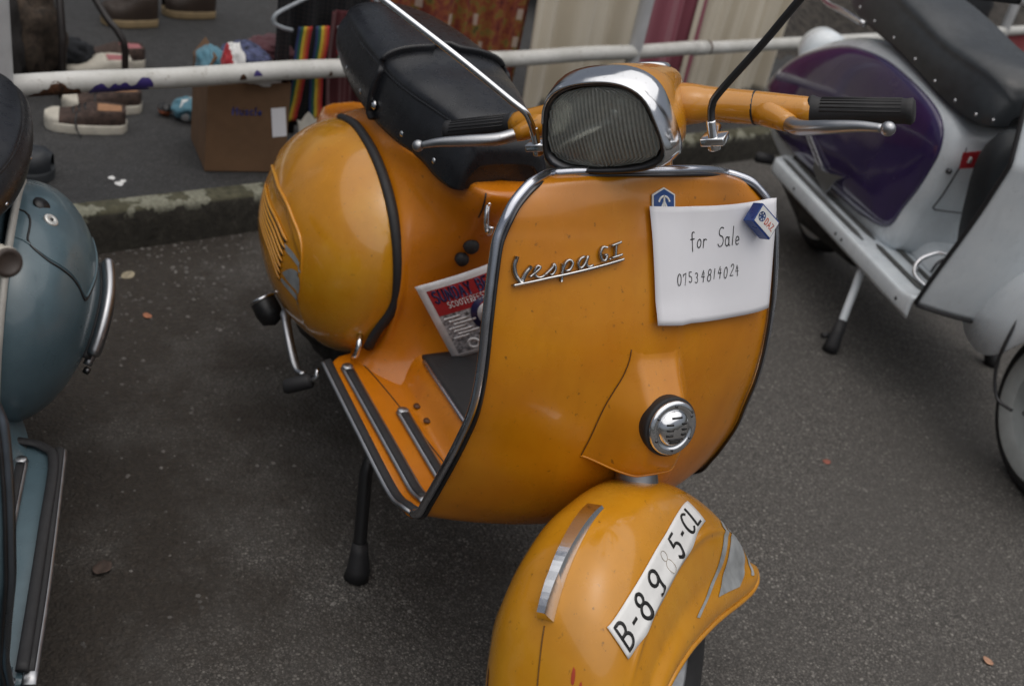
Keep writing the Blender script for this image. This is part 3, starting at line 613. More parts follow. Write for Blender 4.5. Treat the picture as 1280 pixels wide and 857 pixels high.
    wheel((-1.18, 0, .216), lambda p: tuple(p), 'rear_wheel')
    # ---- engine side, kick start, stand
    en = MB(); en.add(*lathe([(.0, -.2), (.07, -.2), (.09, -.18), (.10, -.1), (.10, -.03), (0, -.03)], (-1.12, 0, .24), (0, 1, 0), 28)); en.add(*boxv((-1.0, -.09, .25), (.26, .12, .10))); en.add(*tube([(-.95, -.10, .17), (-1.15, -.12, .13), (-1.35, -.12, .16)], .045, 14))
    mk_e = en.done('engine', M_GRIME, root)
    if orange:
        ks = mk('kick_starter', *tube(cat([(-1.06,-.245,.262), (-1.02,-.262,.272), (-.985,-.268,.262), (-.94,-.269,.236), (-.905,-.268,.222), (-.88,-.262,.226)], 24), [.012]*6+[.009]*12+[.008]*6, 12, flat=.7), M_ALU, root)
        mk('pedal', *tube([(-.872,-.300,.208), (-.870,-.296,.209), (-.853,-.262,.228), (-.850,-.256,.231)], [.0125, .0145, .0145, .013], 14), M_RUBBER, ks)
        mk('pedal_cap', *tube([(-.858,-.258,.226), (-.852,-.246,.240), (-.853,-.246,.254)], [.0125, .011, .006], 10, flat=.5), M_CHROME, ks)
        cap_ = mk('silencer_cap', *lathe([(.0, -.004), (.020, -.002), (.026, .004), (.027, .03), (.022, .05), (0, .06)], (-1.105, -.288, .262), (.45, .25, -.5), 24), M_BLACK, root)
        mk('cap_ring', *lathe([(.0265, -.002), (.0285, .001), (.0265, .005)], (-1.105, -.288, .262), (.45, .25, -.5), 24), M_CHROME, cap_)
    sd = empty('centre_stand'); sd.parent = root
    mk('cross_bar', *tube([(-.645, -.20, .238), (-.645, .20, .238)], .011, 10), M_BLACK, sd)
    ky = 1 if orange else .5
    for sgn in (-ky, ky):
        mk('leg', *tube([(-.645, sgn*.200, .240), (-.626, sgn*.2195, .185), (-.585, sgn*.230, .066), (-.570, sgn*.2335, .03)], .0120, 12), M_BLACK, sd)
        mk('rubber_foot', *tube([(-.582, sgn*.2305, .062), (-.576, sgn*.232, .045), (-.563, sgn*.235, .018), (-.560, sgn*.238, .0005)], [.0145, .0165, .021, .023], 14), M_RUBBER, sd)
    tl = mk('tail_light', *lathe([(.0, .03), (.03, .03), (.035, .0), (.035, -.03)], (-1.535, 0, .40), (-1, 0, 0), 20), P['red'], root)
    return sh, flo, body, head, fe, st
# ================================================================ the orange scooter
M_RED = plain('red_plastic', (.4, .01, .01), .25)
PAL_O = dict(shield=M_SHIELD, body=M_ORANGE, cowl=M_AMBER, fender=M_FENDER, trim=M_TRIM, trimdark=M_DARKMETAL, alu=M_ALU, chrome=M_CHROME, rimdark=M_DARKMETAL, grip=M_RUBBER, lever=M_ALU, plug=plain('brown_plug', (.10, .04, .015), .6), red=M_RED)
scooter = empty('motor_scooter', (0, 0, 0), 0, 'orange scooter with a handwritten sale sheet on its leg shield and black dual seat', 'scooter', 'scooters parked in a row')
sh, flo, body, head, fe, seat = build_vespa(scooter, PAL_O, STEER)
# horn cover: pressed fairing on the shield
HC = [(.668,.042,0,-.002),(.652,.044,0,.003),(.632,.050,0,.018),(.612,.059,0,.034),(.59,.068,0,.046),(.565,.074,0,.053),(.54,.078,0,.055),(.518,.082,0,.053),(.506,.084,0,.049)]
HT = cat(HC, 36)
def hcov(u, v):
    t = u*35; i = min(int(t), 34); t -= i; z, hl, hr, pr = (lerp(a, b, t) for a, b in zip(HT[i], HT[i+1]))
    s = 2*v-1; y = s*hl; q = min(1, max(0, (abs(y)-.022)/(hl-.022))); k = (1-q*q)**1.6
    b = shield_yz(y, z); return (b[0]+.0006+pr*k, y, z)
cov = mk('horn_cover', *grid(hcov, 60, 61), M_SHIELD, sh)
mk('cover_lip', *tube([hcov(1, k/40) for k in range(41)], .0016, 8), M_SHIELD, cov)
mk('cover_joint', *tube([(lambda p: (p[0]+.0004, p[1], p[2]))(hcov(k/40, .004)) for k in range(41)], .0008, 5), plain('joint_dark', (.10, .035, .008), .7), cov)  # thin dark line where the cover meets the shield
# horn
hpos = Vector((-.172, .002, .586)); hax = Vector((.93, 0, .30)).normalized()
mk('horn_ring', *lathe([(.0405, -.02), (.0412, .001), (.0405, .0035), (.037, .004), (.036, .002)], hpos, hax, 40), M_RUBBER, cov)
horn = mk('horn', *lathe([(.0375, .0), (.0375, .0075), (.036, .0095), (.027, .0105), (.0255, .0075), (.0245, .0095), (.022, .0130), (.014, .0165), (.006, .0178), (0, .0180)], hpos, hax, 40), M_CHROME, cov)
e1 = Vector((0, 1, 0)); e2 = hax.cross(e1)
def hm(u, v, h):
    r2 = (u*u+v*v)/.0245**2; return hpos+e1*u+e2*v+hax*(.0112+.0076*max(0, 1-r2)**.8+h)
slots = [[(-.015+.0*k, z), (-.0075, z)] for k, z in enumerate((.008, .0005, -.007))]+[[(.0085, z), (.0155, z)] for z in (.008, .0005, -.007)]+[[(-.007, .0165), (.007, .0165)], [(-.011, -.0135), (.011, -.0135)], [(-.008, -.018), (.008, -.018)]]
for s in slots: mk('horn_slot', *ribbon([s], .0026, .0004, hm, .003), M_BLACK, cov)
for k in range(6):
    a = k*pi/3+.5; mk('horn_screw', *lathe([(.0022, 0), (.0018, .0012), (0, .0014)], hpos+hax*.0102+e1*.0305*cos(a)+e2*.0305*sin(a), hax, 8), M_DARKMETAL, cov)
# hexagonal maker's badge
def bm(u, v, h): return Vector(shield_yz(u, .845+v, .0012+h))
hexa = [(.0185*cos(a)*1.12, .0165*sin(a)*1.02) for a in [pi/2+k*pi/3 for k in range(6)]]
def plate(poly, h0, h1, fn):
    n = len(poly); v = [fn(u, w, h0) for u, w in poly]+[fn(u, w, h1) for u, w in poly]
    return v, [tuple(range(n, 2*n))]+[(k, (k+1) % n, n+(k+1) % n, n+k) for k in range(n)]
bd = mk('emblem', *plate(hexa, 0, .002, bm), M_BADGEWHITE, sh, smooth=False)
mk('emblem_field', *plate([(u*.88, v*.88) for u, v in hexa], .002, .0026, bm), M_BADGEBLUE, bd, smooth=False)
mk('emblem_mark', *ribbon([arc(0, -.002, .0085, .0085, 20, 160), [(0, -.013), (0, .007)], [(-.006, -.010), (-.0005, .0)], [(.006, -.010), (.0005, .0)]], .0022, .0032, bm, .003), M_BADGEWHITE, bd)
# chrome script on the shield: pen strokes in a (0..1 wide, height) frame leaning up to the right
def sm_(u, v, h):
    y = -.2035+u*.142; z = .739+v*.142+u*.040; return Vector(shield_yz(y, z, .002+h))
M_SCRIPT = chrome('script_metal', (.50, .50, .50), .2, .5)
def scr(name, polys, w): return mk(name, *ribbon(polys, w*1.0, .005, sm_, .012), M_SCRIPT, sh)
scr('script_underline', [[(.0, .0), (.30, .006), (.62, .0), (1.0, -.008)]], .020)
scr('script_letter', [cat([(.02, .225), (.0, .16), (.015, .08), (.06, .015)], 12), cat([(.07, .02), (.095, .08), (.14, .125)], 8)], .028)
scr('script_letter', [cat([(.14, .05), (.20, .085), (.225, .11), (.20, .125), (.175, .09), (.185, .045), (.23, .025), (.27, .04)], 20)], .016)
scr('script_letter', [cat([(.27, .04), (.33, .085), (.345, .115), (.36, .07), (.335, .03), (.31, .035)], 16)], .016)
scr('script_letter', [[(.425, .09), (.415, -.04)], cat([(.42, .03), (.45, .10), (.49, .115), (.515, .08), (.49, .035), (.45, .035)], 16)], .017)
scr('script_letter', [cat([(.62, .11), (.585, .10), (.565, .06), (.585, .025), (.62, .04), (.645, .085), (.66, .11), (.64, .05), (.665, .018), (.70, .02)], 22)], .017)
scr('script_letter', [cat([(.835, .135), (.80, .145), (.775, .10), (.79, .045), (.825, .03), (.84, .07), (.815, .075)], 18)], .018)
scr('script_letter', [[(.885, .135), (.975, .14)], [(.93, .138), (.925, .035)], [(.89, .035), (.985, .035)]], .016)
scr('script_letter', [[(.862, .03), (.868, .03)]], .014)
# fender crest ornament, number sheet, stripes
def fs(u, a, h): return Vector(steered(fender(u, a, h)))
oc = []
for k in range(25):
    t = k/24; u = lerp(.535, .292, t); w = lerp(.040, .034, t); hgt = lerp(.005, .019, t)
    oc.append([fs(u, -w, .0005), fs(u, -w*lerp(.75, .3, t), hgt), fs(u, w*lerp(.75, .3, t), hgt), fs(u, w, .0005)])
v = [p for r in oc for p in r]; f = [(i*4+j, i*4+j+1, i*4+5+j, i*4+4+j) for i in range(24) for j in range(3)]+[(0, 1, 2, 3), (99, 98, 97, 96)]
mk('crest_ornament', v, f, M_CHROME, fe, smooth=False)
def pm(u, v, h):   # u 0..1 along the plate (front to rear), v 0..1 lower to upper edge
    u = u**1.28; fu = lerp(lerp(.277, .307, v), lerp(.737, .727, v), u); q = sin(pi*u**.72); fa = lerp(lerp(.597, .378, v), lerp(.555, .381, v), u)+lerp(.118, .116, v)*q
    return fs(fu, fa, .002+h)
mk('number_sheet', *grid(lambda u, v: pm(u, v, 0), 40, 8), M_PLATE, fe, solid=.0006, offset=0)
x = .03
PL = .2
def pmt(u, v, h): return pm(u/PL*.0+u, v, h)
def pchar(ch, u0, wid, wgt=.03, mat=M_PLATEBLACK, z0=.12, z1=.86, name='number_character'):
    w, stt = GLYPH[ch]; out = [[(u0+p[0]/max(w, .01)*wid+.0*p[1], lerp(z0, z1, p[1])) for p in pl] for pl in stt]
    def m2(u, v, h): return pm(u, v, h+.0006)
    # stroke width must look even: plate is ~5x longer than high, so work in metric space
    L, Hh = .265, .052
    met = [[(p[0]*L, p[1]*Hh) for p in pl] for pl in out]
    return mk(name, *ribbon(met, wgt*.105, .0003, lambda u, v, h: m2(u/L, v/Hh, h), .004), mat, fe)
for ch, u0, wd in (('B', .035, .085), ('-', .155, .05), ('8', .235, .075), ('9', .385, .085)): pchar(ch, u0, wd, .046)
for ch, u0, wd in (('5', .655, .07), ('C', .825, .07), ('L', .91, .055)): pchar(ch, u0, wd, .042)
pchar('.', .765, .03, .05)
pchar('8', .545, .06, .008, plain('faint_ink', (.45, .40, .34), .7), name='faded_character')
for pa, pb in (([(.850,.50),(.800,.66),(.71,.81),(.60,.89),(.50,.925)], [(.868,.50),(.825,.66),(.74,.81),(.63,.89),(.51,.935)]),
               ([(.885,.50),(.845,.66),(.765,.81),(.69,.89),(.63,.93)], [(.935,.50),(.925,.66),(.895,.81),(.84,.90),(.76,.945)]),
               ([(.950,.56),(.943,.70),(.925,.82),(.90,.90),(.87,.93)], [(.965,.58),(.960,.72),(.945,.84),(.92,.905),(.89,.94)])):
    A_, B_ = cat(pa, 30), cat(pb, 30)
    mk('silver_stripe', *grid(lambda u, v: fs(lerp(A_[round(u*29)][0], B_[round(u*29)][0], v), lerp(A_[round(u*29)][1], B_[round(u*29)][1], v), .0012), 30, 8), M_SILVERDECAL, fe)
# rear body fittings: bag hook, two black knobs
hk = mk('bag_hook', *tube(cat([(-.709,-.036,.655), (-.700,-.040,.640), (-.694,-.040,.622), (-.688,-.038,.612), (-.680,-.038,.618), (-.680,-.038,.628)], 20), .0045, 10), M_CHROME, body)
mk('hook_plate', *boxv((-.712, -.036, .654), (.018, .006, .014), Matrix.Rotation(.2, 3, 'Y')), M_CHROME, hk, smooth=False, bevel=.002)
for z, y, r in ((.559, -.034, .0135), (.531, -.044, .012)):
    mk('control_knob', *lathe([(.004, -.012), (.004, .004), (r, .006), (r, .016), (r*.8, .020), (0, .021)], (-.752 if z > .55 else -.758, y, z), (1, -.15, .1), 20), M_RUBBER, body)

# ---------------------------------------------------------------- for-sale sheet and magnet on the shield
PC = [(-.0246, .8405), (.2105, .8335), (.2065, .689), (-.013, .7005)]   # (y,z) TL TR BR BL
def sale(u, v, h):      # u right 0..1, v up 0..1
    y = lerp(lerp(PC[3][0], PC[2][0], u), lerp(PC[0][0], PC[1][0], u), v); z = lerp(lerp(PC[3][1], PC[2][1], u), lerp(PC[0][1], PC[1][1], u), v)
    p = shield_yz(min(y, .205), z); lift = .0062+.007*sm(.6, 1, u)+.003*(1-v)*sin(u*pi)+.004*sm(.75, 1, 1-v)*(1-u)+.0015*sin(u*9+v*3)
    return Vector((p[0]+lift+h-.25*max(0, y-.205), y, z+(lift+h)*.4))
sheet = mk('sale_sheet', *grid(lambda u, v: sale(u, v, 0), 24, 20), M_PAPER, None, solid=.0004, offset=0)
tag(sheet, 'white paper sheet with handwritten sale notice and phone number on the orange leg shield', 'paper')
SL, SHh = .235, .142
def salem(u, v, h): return sale(u/SL, v/SHh, h+.0004)
mk('handwriting', *ribbon(text('for', .066, .0905, .0215, .95, .10, .08, jitter=.10, rj=.12)+text('Sale', .112, .0915, .0225, .95, .12, .08, jitter=.08, rj=.12), .0013, .0003, salem, .0015, wj=.45), M_INK, sheet)
mk('phone_number', *ribbon(text('07 5 34 8 1 4 0 2 4'.replace(' ', ''), .036, .0475, .0150, .85, .36, .08, rise=.045, jitter=.16, rj=.16), .0011, .0003, salem, .0015, wj=.45), M_INK, sheet)
mg = empty('magnet', (0, 0, 0), 0, 'small blue and white box magnet holding the sale sheet by its corner', 'magnet')
mc = Vector(shield_yz(.158, .812)); nx = Vector((.92, .10, .38)).normalized(); ang = radians(-38)
my = (Vector((0, 1, 0))-nx*nx.y).normalized(); mz = nx.cross(my); ma = my*cos(ang)+mz*sin(ang); mb2 = -my*sin(ang)+mz*cos(ang)
mc = mc+nx*.026
def mgm(a, b, h): return mc+ma*a+mb2*b+nx*h
Rm = Matrix((ma, mb2, nx)).transposed()
mk('box', *boxv(mc, (.044, .030, .018), Rm), M_BLUEBOX, mg, smooth=False, bevel=.001)
mk('label_face', *boxv(mc+nx*.0094, (.040, .025, .0009), Rm), M_PLATE, mg, smooth=False)
mk('star', *ribbon([[(-.012+.006*cos(a), .006*sin(a)), (-.012-.006*cos(a), -.006*sin(a))] for a in (.3, .3+pi/3, .3+2*pi/3)], .0022, .0004, lambda u, v, h: mgm(u, v, .0099+h), .01), M_BADGEBLUE, mg)
mk('star_ring', *ribbon([arc(-.012, 0, .0062, .0062, 0, 360, 20)], .0012, .0004, lambda u, v, h: mgm(u, v, .0099+h), .01), M_BADGEBLUE, mg)
mk('scribble', *ribbon(text('DAZ', -.003, -.005, .0095, 1, .12), .0014, .0004, lambda u, v, h: mgm(u, v, .0099+h), .01), M_REDINK, mg)

# ---------------------------------------------------------------- flyer leaning between the tunnel mat and the body
FA, FB, FD = Vector((-.748, -.127, .483)), Vector((-.728, .052, .556)), Vector((-.730, -.037, .338))   # top-left, top-right, bottom-left
def fly(u, v, h):     # u right, v down, in 0..1
    p = FA+(FB-FA)*u+(FD-FA)*v; n = (FD-FA).cross(FB-FA).normalized(); n = n if n.x > 0 else -n
    return p+n*(h+.012*sin(pi*u)*.7+.010*sin(pi*v)+.004)+Vector((0, .014*sin(pi*v), 0))*0
M_FLYRED = plain('flyer_red', (.36, .022, .03), .4); M_FLYNAVY = plain('flyer_navy', (.02, .02, .085), .4); M_FLYGREY = plain('flyer_grey_print', (.26, .26, .28), .4, var=1.4, scale=160); M_FLYWHITE = plain('flyer_white', (.70, .70, .72), .4)
fl_ = mk('event_flyer', *grid(lambda u, v: fly(u, v, 0), 20, 20), M_FLYWHITE, None, solid=.0005, offset=0)
tag(fl_, 'printed event flyer with a red band and round target leaning behind the orange leg shield', 'flyer')
def sheetq(name, u0, u1, v0, v1, h, m): return mk(name, *grid(lambda u, v: fly(lerp(u0, u1, u), lerp(v0, v1, v), h), 14, 14), m, fl_)
sheetq('printed_picture', .07, .96, .08, .94, .0006, M_FLYGREY); sheetq('red_band', .07, .96, .08, .39, .0010, M_FLYRED)
FL, FH = .207, .155
fm_ = lambda u, v, h: fly(u/FL, 1-v/FH, .0014+h)
mk('flyer_title', *ribbon(text('SUNDAY BEST'.replace('S', 'S'), .020, FH*(1-.235), .021, .82, .12), .0038, .0002, fm_, .004), M_FLYNAVY, fl_)
mk('flyer_subtitle', *ribbon(text('SCOOTERFEST 5', .038, FH*(1-.325), .0105, .95, .14), .0016, .0002, fm_, .004), M_FLYWHITE, fl_)
mk('flyer_text', *ribbon([[(.022+.006*(k % 3), FH*(1-.44-.045*k)), (.050+.012*((k*7) % 3), FH*(1-.44-.045*k))] for k in range(7)], .004, .0002, fm_, .004), M_FLYWHITE, fl_)
for r, m in ((.036, M_FLYNAVY), (.024, M_FLYWHITE), (.012, M_FLYRED)):
    mk('target_ring', *plate([(.104+r*cos(a*pi/16), .072+r*sin(a*pi/16)) for a in range(32)], 0, .0003+.0002*(.04-r)*60, fm_), m, fl_)
mk('flyer_figure', *ribbon([[(.088, .028), (.094, .05), (.092, .078)], [(.078, .040), (.108, .047)], arc(.050, .024, .010, .010, 0, 360, 16)], .006, .0008, fm_, .004), M_FLYWHITE, fl_)
# seam and chips on the fender
mk('centre_seam', *tube([fs(lerp(.285, .05, k/30), 0, .0006) for k in range(31)], .0009, 5), plain('seam_dark', (.16, .07, .01), .6), fe)
M_REDSPOT = plain('red_touch_up', (.42, .05, .02), .5); M_FRUST = plain('fender_rust', (.10, .035, .012), .9, var=.5, scale=120)
def spot(u0, a0, ru, ra, m, sd, name):
    mk(name, *grid(lambda u, v: fs(u0+ru*v*cos(2*pi*u)*(1+.45*noise.noise(Vector((cos(2*pi*u)*2+sd, sin(2*pi*u)*2, 0)))), a0+ra*v*sin(2*pi*u)*(1+.45*noise.noise(Vector((sin(2*pi*u)*2, sd, 1)))), .0007), 18, 4, cu=True), m, fe)
spot(.235, .20, .010, .014, M_REDSPOT, 1, 'paint_spot'); spot(.225, .26, .006, .010, M_REDSPOT, 4, 'paint_spot'); spot(.19, .24, .005, .016, M_REDSPOT, 7, 'paint_spot')
spot(.20, -.50, .020, .020, M_FRUST, 2, 'rust_spot'); spot(.165, -.54, .018, .016, M_FRUST, 9, 'rust_spot')
# ================================================================ kerb stones, railing, market things on the pavement
def kerb_mat():
    m, nt, b = _nt('kerb_stone'); co = _coord(nt)
    c = _ramp(nt, _noise(nt, co, 35, 6, .7), [(.3, (.018, .016, .012)), (.55, (.04, .036, .028)), (.75, (.075, .068, .055))])
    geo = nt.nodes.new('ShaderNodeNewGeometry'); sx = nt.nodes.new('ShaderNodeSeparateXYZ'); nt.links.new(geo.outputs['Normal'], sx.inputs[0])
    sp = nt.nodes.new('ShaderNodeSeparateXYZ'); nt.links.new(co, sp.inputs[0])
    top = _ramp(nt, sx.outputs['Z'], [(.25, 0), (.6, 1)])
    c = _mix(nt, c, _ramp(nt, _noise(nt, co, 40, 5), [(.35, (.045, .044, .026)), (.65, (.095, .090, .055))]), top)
    nz = _noise(nt, co, 9.0, 4, .55); patch = _ramp(nt, nz, [(.50, 0), (.52, 1)])
    hi = nt.nodes.new('ShaderNodeMapRange'); hi.inputs[1].default_value = .085; hi.inputs[2].default_value = .105; nt.links.new(sp.outputs['Z'], hi.inputs[0])
    pm_ = nt.nodes.new('ShaderNodeMath'); pm_.operation = 'MULTIPLY'; nt.links.new(patch, pm_.inputs[0]); nt.links.new(hi.outputs[0], pm_.inputs[1])
    c = _mix(nt, c, _ramp(nt, _noise(nt, co, 90, 4), [(.3, (.14, .14, .10)), (.7, (.28, .28, .22))]), pm_.outputs[0])
    nt.links.new(c, b.inputs['Base Color']); _set(b, rough=.9); _bump(nt, b, _noise(nt, co, 70, 6, .7), .9, .006)
    return m
M_KERB = kerb_mat()
kerb = struct(empty('kerb'))
def rough_slab(name, s0, s1, d0, d1, z0, z1, m, parent, amp=.004, seed=0):
    NS, prof = 40, [(d0, z0), (d0, (z0+z1)/2+.02), (d0+.002, z1-.014), (d0+.006, z1-.005), (d0+.015, z1), ((d0+d1)/2, z1+.001), (d1, z1)]
    v = []
    for i in range(NS):
        s = lerp(s0, s1, i/(NS-1))
        for d, z in prof:
            q = noise.noise(Vector((s*7+seed, d*20, z*20)))*amp+noise.noise(Vector((s*28, d*40, z*40+seed)))*amp*.5
            v.append(kp(s, d-q, z+q*.6))
    k = len(prof); return mk(name, v, [(i*k+j, i*k+j+1, (i+1)*k+j+1, (i+1)*k+j) for i in range(NS-1) for j in range(k-1)], m, parent)
for i in range(-4, 12): rough_slab('kerb_stone', i*.9+.62, i*.9+1.516, 0, .064, -.02, KH+.001, M_KERB, kerb, seed=i*3.7)
# dirt gathered in the gutter and litter on the ground
M_DIRT = plain('gutter_dirt', (.040, .030, .022), .95, var=.5, scale=60, bump=.8, bscale=160, bdist=.006)
# ---- loose stones and leaf bits
M_STONE = plain('loose_stone', (.16, .15, .14), .85, var=.5, scale=8); M_LEAF = plain('dry_leaf', (.22, .11, .05), .8, var=.4, scale=9)
rs = random.Random(4); gm = MB()
for k in range(6500):
    s, d = rs.uniform(-1.5, 3.5), rs.choice((-abs(rs.gauss(0, .25)), -rs.random()*2.2, -rs.random()*2.2))
    p = kp(s, min(-.005, d)); r = rs.choice((.0014, .0018, .0024, .003, .0045))*(1.25 if d > -.5 else .9)*rs.uniform(.8, 1.3)
    bz = [Vector((cos(a)*r*rs.uniform(.7, 1.2), sin(a)*r*rs.uniform(.7, 1.2), 0)) for a in (0, 1.3, 2.5, 3.8, 5)]
    gm.add([p+q for q in bz]+[p+Vector((0, 0, r*.8))], [(i, (i+1) % 5, 5) for i in range(5)])
g_ = gm.done('loose_gravel', M_STONE, smooth=False); g_['kind'] = 'stuff'; tag(g_, 'scattered grit and small stones over the asphalt', 'gravel')
def leaf(x, y, z, L, col, ang, label, curl=.3):
    m = plain('leaf_'+str(len(MATS)), col, .8, var=.3, scale=60); v, f = grid(lambda u, w: (L*(u-.5), L*.42*(w-.5)*2*sin(pi*(.08+.84*u))**.8, L*curl*((u-.5)**2+(w-.5)**2)+.0015), 9, 5)
    o = mk('fallen_leaf', v, f, m, None, solid=.0005); o.location = (x, y, z); o.rotation_euler = (rs.uniform(-.15, .15), rs.uniform(-.15, .15), ang); tag(o, label, 'leaf', 'fallen leaves'); return o
leaf(-1.492, -.445, .001, .022, (.42, .17, .09), .6, 'small orange-brown leaf lying near the mossy kerb')
leaf(-.685, -.645, .001, .036, (.075, .052, .042), -.6, 'curled dark brown leaf on the dirty asphalt by the blue scooter')
leaf(-.644, .952, .001, .018, (.30, .10, .07), 1.1, 'tiny reddish leaf on bare asphalt between the orange and white scooters')
leaf(-.052, .848, .001, .020, (.45, .25, .16), .4, 'pale pinkish leaf scrap on the open asphalt')
leaf(-1.692, -.459, .001, .035, (.30, .26, .18), 2.2, 'straw coloured leaf stalk beside the kerb', .1)
# ---- railing
RD = Vector((-.26801, .96342, 0)); RN = Vector((-.96342, -.26801, 0)); R0 = Vector((-1.845, -.71, 0))
def rp(s, d=0, z=0): return R0+RD*s+RN*d+Vector((0, 0, z))
def old_white():
    m, nt, b = _nt('old_white_paint'); co = _coord(nt)
    c = _ramp(nt, _noise(nt, co, 8, 5), [(.3, (.46, .46, .43)), (.7, (.62, .62, .60))])
    c = _mix(nt, c, (.16, .13, .09), _ramp(nt, _noise(nt, co, 45, 5, .7), [(.58, 0), (.72, .6)]))
    c = _mix(nt, c, _ramp(nt, _noise(nt, co, 120, 4), [(.4, (.03, .015, .008)), (.6, (.13, .05, .018))]), _ramp(nt, _noise(nt, co, 16, 6, .65), [(.685, 0), (.71, 1)]))
    nt.links.new(c, b.inputs['Base Color']); _set(b, rough=.5); _bump(nt, b, _noise(nt, co, 50, 5), .4, .003); return m
M_RAIL = old_white(); M_RUST = plain('rust', (.075, .03, .012), .9, var=.6, scale=90, bump=.8, bscale=150, bdist=.003); M_PURPAINT = plain('purple_patch', (.045, .03, .17), .5)
M_POSTP = plain('post_paint', (.48, .49, .50), .5, var=.1, scale=10, bump=.2)
rl = empty('railing', rp(0), 0, 'old white painted pipe railing with rust and purple paint patches behind the kerb', 'railing'); _o = Vector(rl.location)
def rloc(p): return Vector(p)-_o
RZ = .420
mk('rail', *tube([rloc(rp(lerp(0, 2.52, k/30), 0, RZ+.002*sin(k*.9))) for k in range(31)], .0255, 20), M_RAIL, rl)
mk('rail', *tube([rloc(rp(lerp(2.545, 7.0, k/30), 0, RZ-.002)) for k in range(31)], .0245, 20), M_RAIL, rl)
mk('coupling', *tube([rloc(rp(2.50, 0, RZ)), rloc(rp(2.575, 0, RZ))], .0275, 20), M_RAIL, rl)
mk('coupling_gap', *tube([rloc(rp(2.585, 0, RZ)), rloc(rp(2.592, 0, RZ))], .0262, 20), M_RUST, rl)
for s, r in ((-.022, .047), (2.165, .0255), (5.2, .0255)):
    ps = mk('post', *tube([rloc(rp(s, 0, z)) for z in (.10, .3, .6, 1.05)], r, 20), M_POSTP, rl)
    mk('post_base', *tube([rloc(rp(s, 0, .108)), rloc(rp(s, 0, .122))], r*1.7, 20), M_POSTP, rl)
def rail_patch(s0, s1, a0, a1, m, name, seed):
    """irregular flake lying on the pipe; angles measured from the camera-facing side, up positive"""
    n = 28; v = []
    for i in range(n):
        t = i/(n-1); s = lerp(s0, s1, t); env = sin(pi*min(1, max(0, t)))**.4
        nz = noise.noise(Vector((s*22, seed, 0)))*.6+noise.noise(Vector((s*70, seed, 3)))*.2
        lo, hi = a0, lerp(a0, a1, max(.05, env*(.65+nz)))
        for j in range(7):
            a = radians(lerp(lo, hi, j/6)); v.append(rloc(rp(s, -.0262*cos(a), RZ+.0262*sin(a))))
    return mk(name, v, [(i*7+j, i*7+j+1, (i+1)*7+j+1, (i+1)*7+j) for i in range(n-1) for j in range(6)], m, rl)
rail_patch(.05, .175, -62, 45, M_RUST, 'rust_patch', 1); rail_patch(.19, .345, -62, 40, M_PURPAINT, 'paint_patch', 5); rail_patch(.30, .35, -30, 55, M_PURPAINT, 'paint_patch', 9)
rail_patch(.585, .605, -20, 35, M_RUST, 'rust_patch', 12); rail_patch(.625, .650, 0, 45, M_PURPAINT, 'paint_patch', 17); rail_patch(.70, .72, -70, -10, M_RUST, 'rust_patch', 21); rail_patch(.86, .872, -30, 20, M_RUST, 'rust_patch', 25); rail_patch(.905, .925, 0, 50, M_RUST, 'rust_patch', 30)
# ---- hanging cloths behind the rail
def hung(name, s0, s1, z0, z1, d, m, folds, amp, label, cat_='curtain', seed=0, group=None, lean=0):
    def fn(u, v):
        s = lerp(s0, s1, u); z = lerp(z0, z1, v); w = amp*3.6*(noise.noise(Vector((u*folds*2.1+seed*3, v*.55, seed)))+.45*noise.noise(Vector((u*folds*5.3+seed, v*.9, seed+7))))*(.6+.4*(1-v))
        return rp(s+.012*sin(v*5+seed)*(1-v)+lean*(1-v), d+w+.06*(1-v)*0, z)
    o = mk(name, *grid(fn, 120, 40), m, None, solid=.0015, offset=0); tag(o, label, cat_, group); return o
def woven(name, a, b, scale=120):
    m, nt, bb = _nt(name); co = _coord(nt)
    w = nt.nodes.new('ShaderNodeTexWave'); w.inputs['Scale'].default_value = scale; w.bands_direction = 'Z'; w.inputs['Distortion'].default_value = 1.5; nt.links.new(co, w.inputs[0])
    c = _mix(nt, a, b, _noise(nt, co, 3, 4)); nt.links.new(c, bb.inputs['Base Color']); _set(bb, rough=.9, sheen=.15); _bump(nt, bb, _noise(nt, co, 300, 3), .2, .0006); return m
def patterned():
    m, nt, b = _nt('patterned_cloth'); co = _coord(nt)
    c = _ramp(nt, _noise(nt, co, 26, 5, .65), [(.28, (.05, .012, .012)), (.42, (.17, .03, .018)), (.52, (.24, .07, .02)), (.60, (.19, .13, .025)), (.70, (.06, .05, .015))])
    mp = nt.nodes.new('ShaderNodeMapping'); mp.inputs['Scale'].default_value = (1, 1, .6); nt.links.new(co, mp.inputs[0])
    vo = nt.nodes.new('ShaderNodeTexVoronoi'); vo.inputs['Scale'].default_value = 15; vo.distance = 'CHEBYCHEV'; nt.links.new(mp.outputs[0], vo.inputs['Vector'])
    c = _mix(nt, c, (.45, .36, .30), _ramp(nt, vo.outputs['Distance'], [(.15, .9), (.18, 0)]))
    nt.links.new(c, b.inputs['Base Color']); _set(b, rough=.9); return m
M_CREAM = woven('cream_cloth', (.55, .49, .38), (.68, .62, .51)); M_MAROON = woven('maroon_cloth', (.24, .065, .095), (.32, .10, .13)); M_PATTERN = patterned()
hung('patterned_curtain', 1.12, 1.80, .16, 1.35, .21, M_PATTERN, 4, .016, 'red and yellow patterned curtain hanging behind the rail and the black seat', 'curtain', 1, 'curtains behind the rail')
hung('cream_curtain', 1.795, 2.40, .14, 1.35, .20, M_CREAM, 3.0, .022, 'cream curtain hanging between the patterned cloth and the maroon one', 'curtain', 2.2, 'curtains behind the rail')
hung('maroon_curtain', 2.37, 2.78, .13, 1.35, .225, M_MAROON, 2.2, .018, 'maroon curtain hanging between two cream curtains', 'curtain', .6, 'curtains behind the rail')
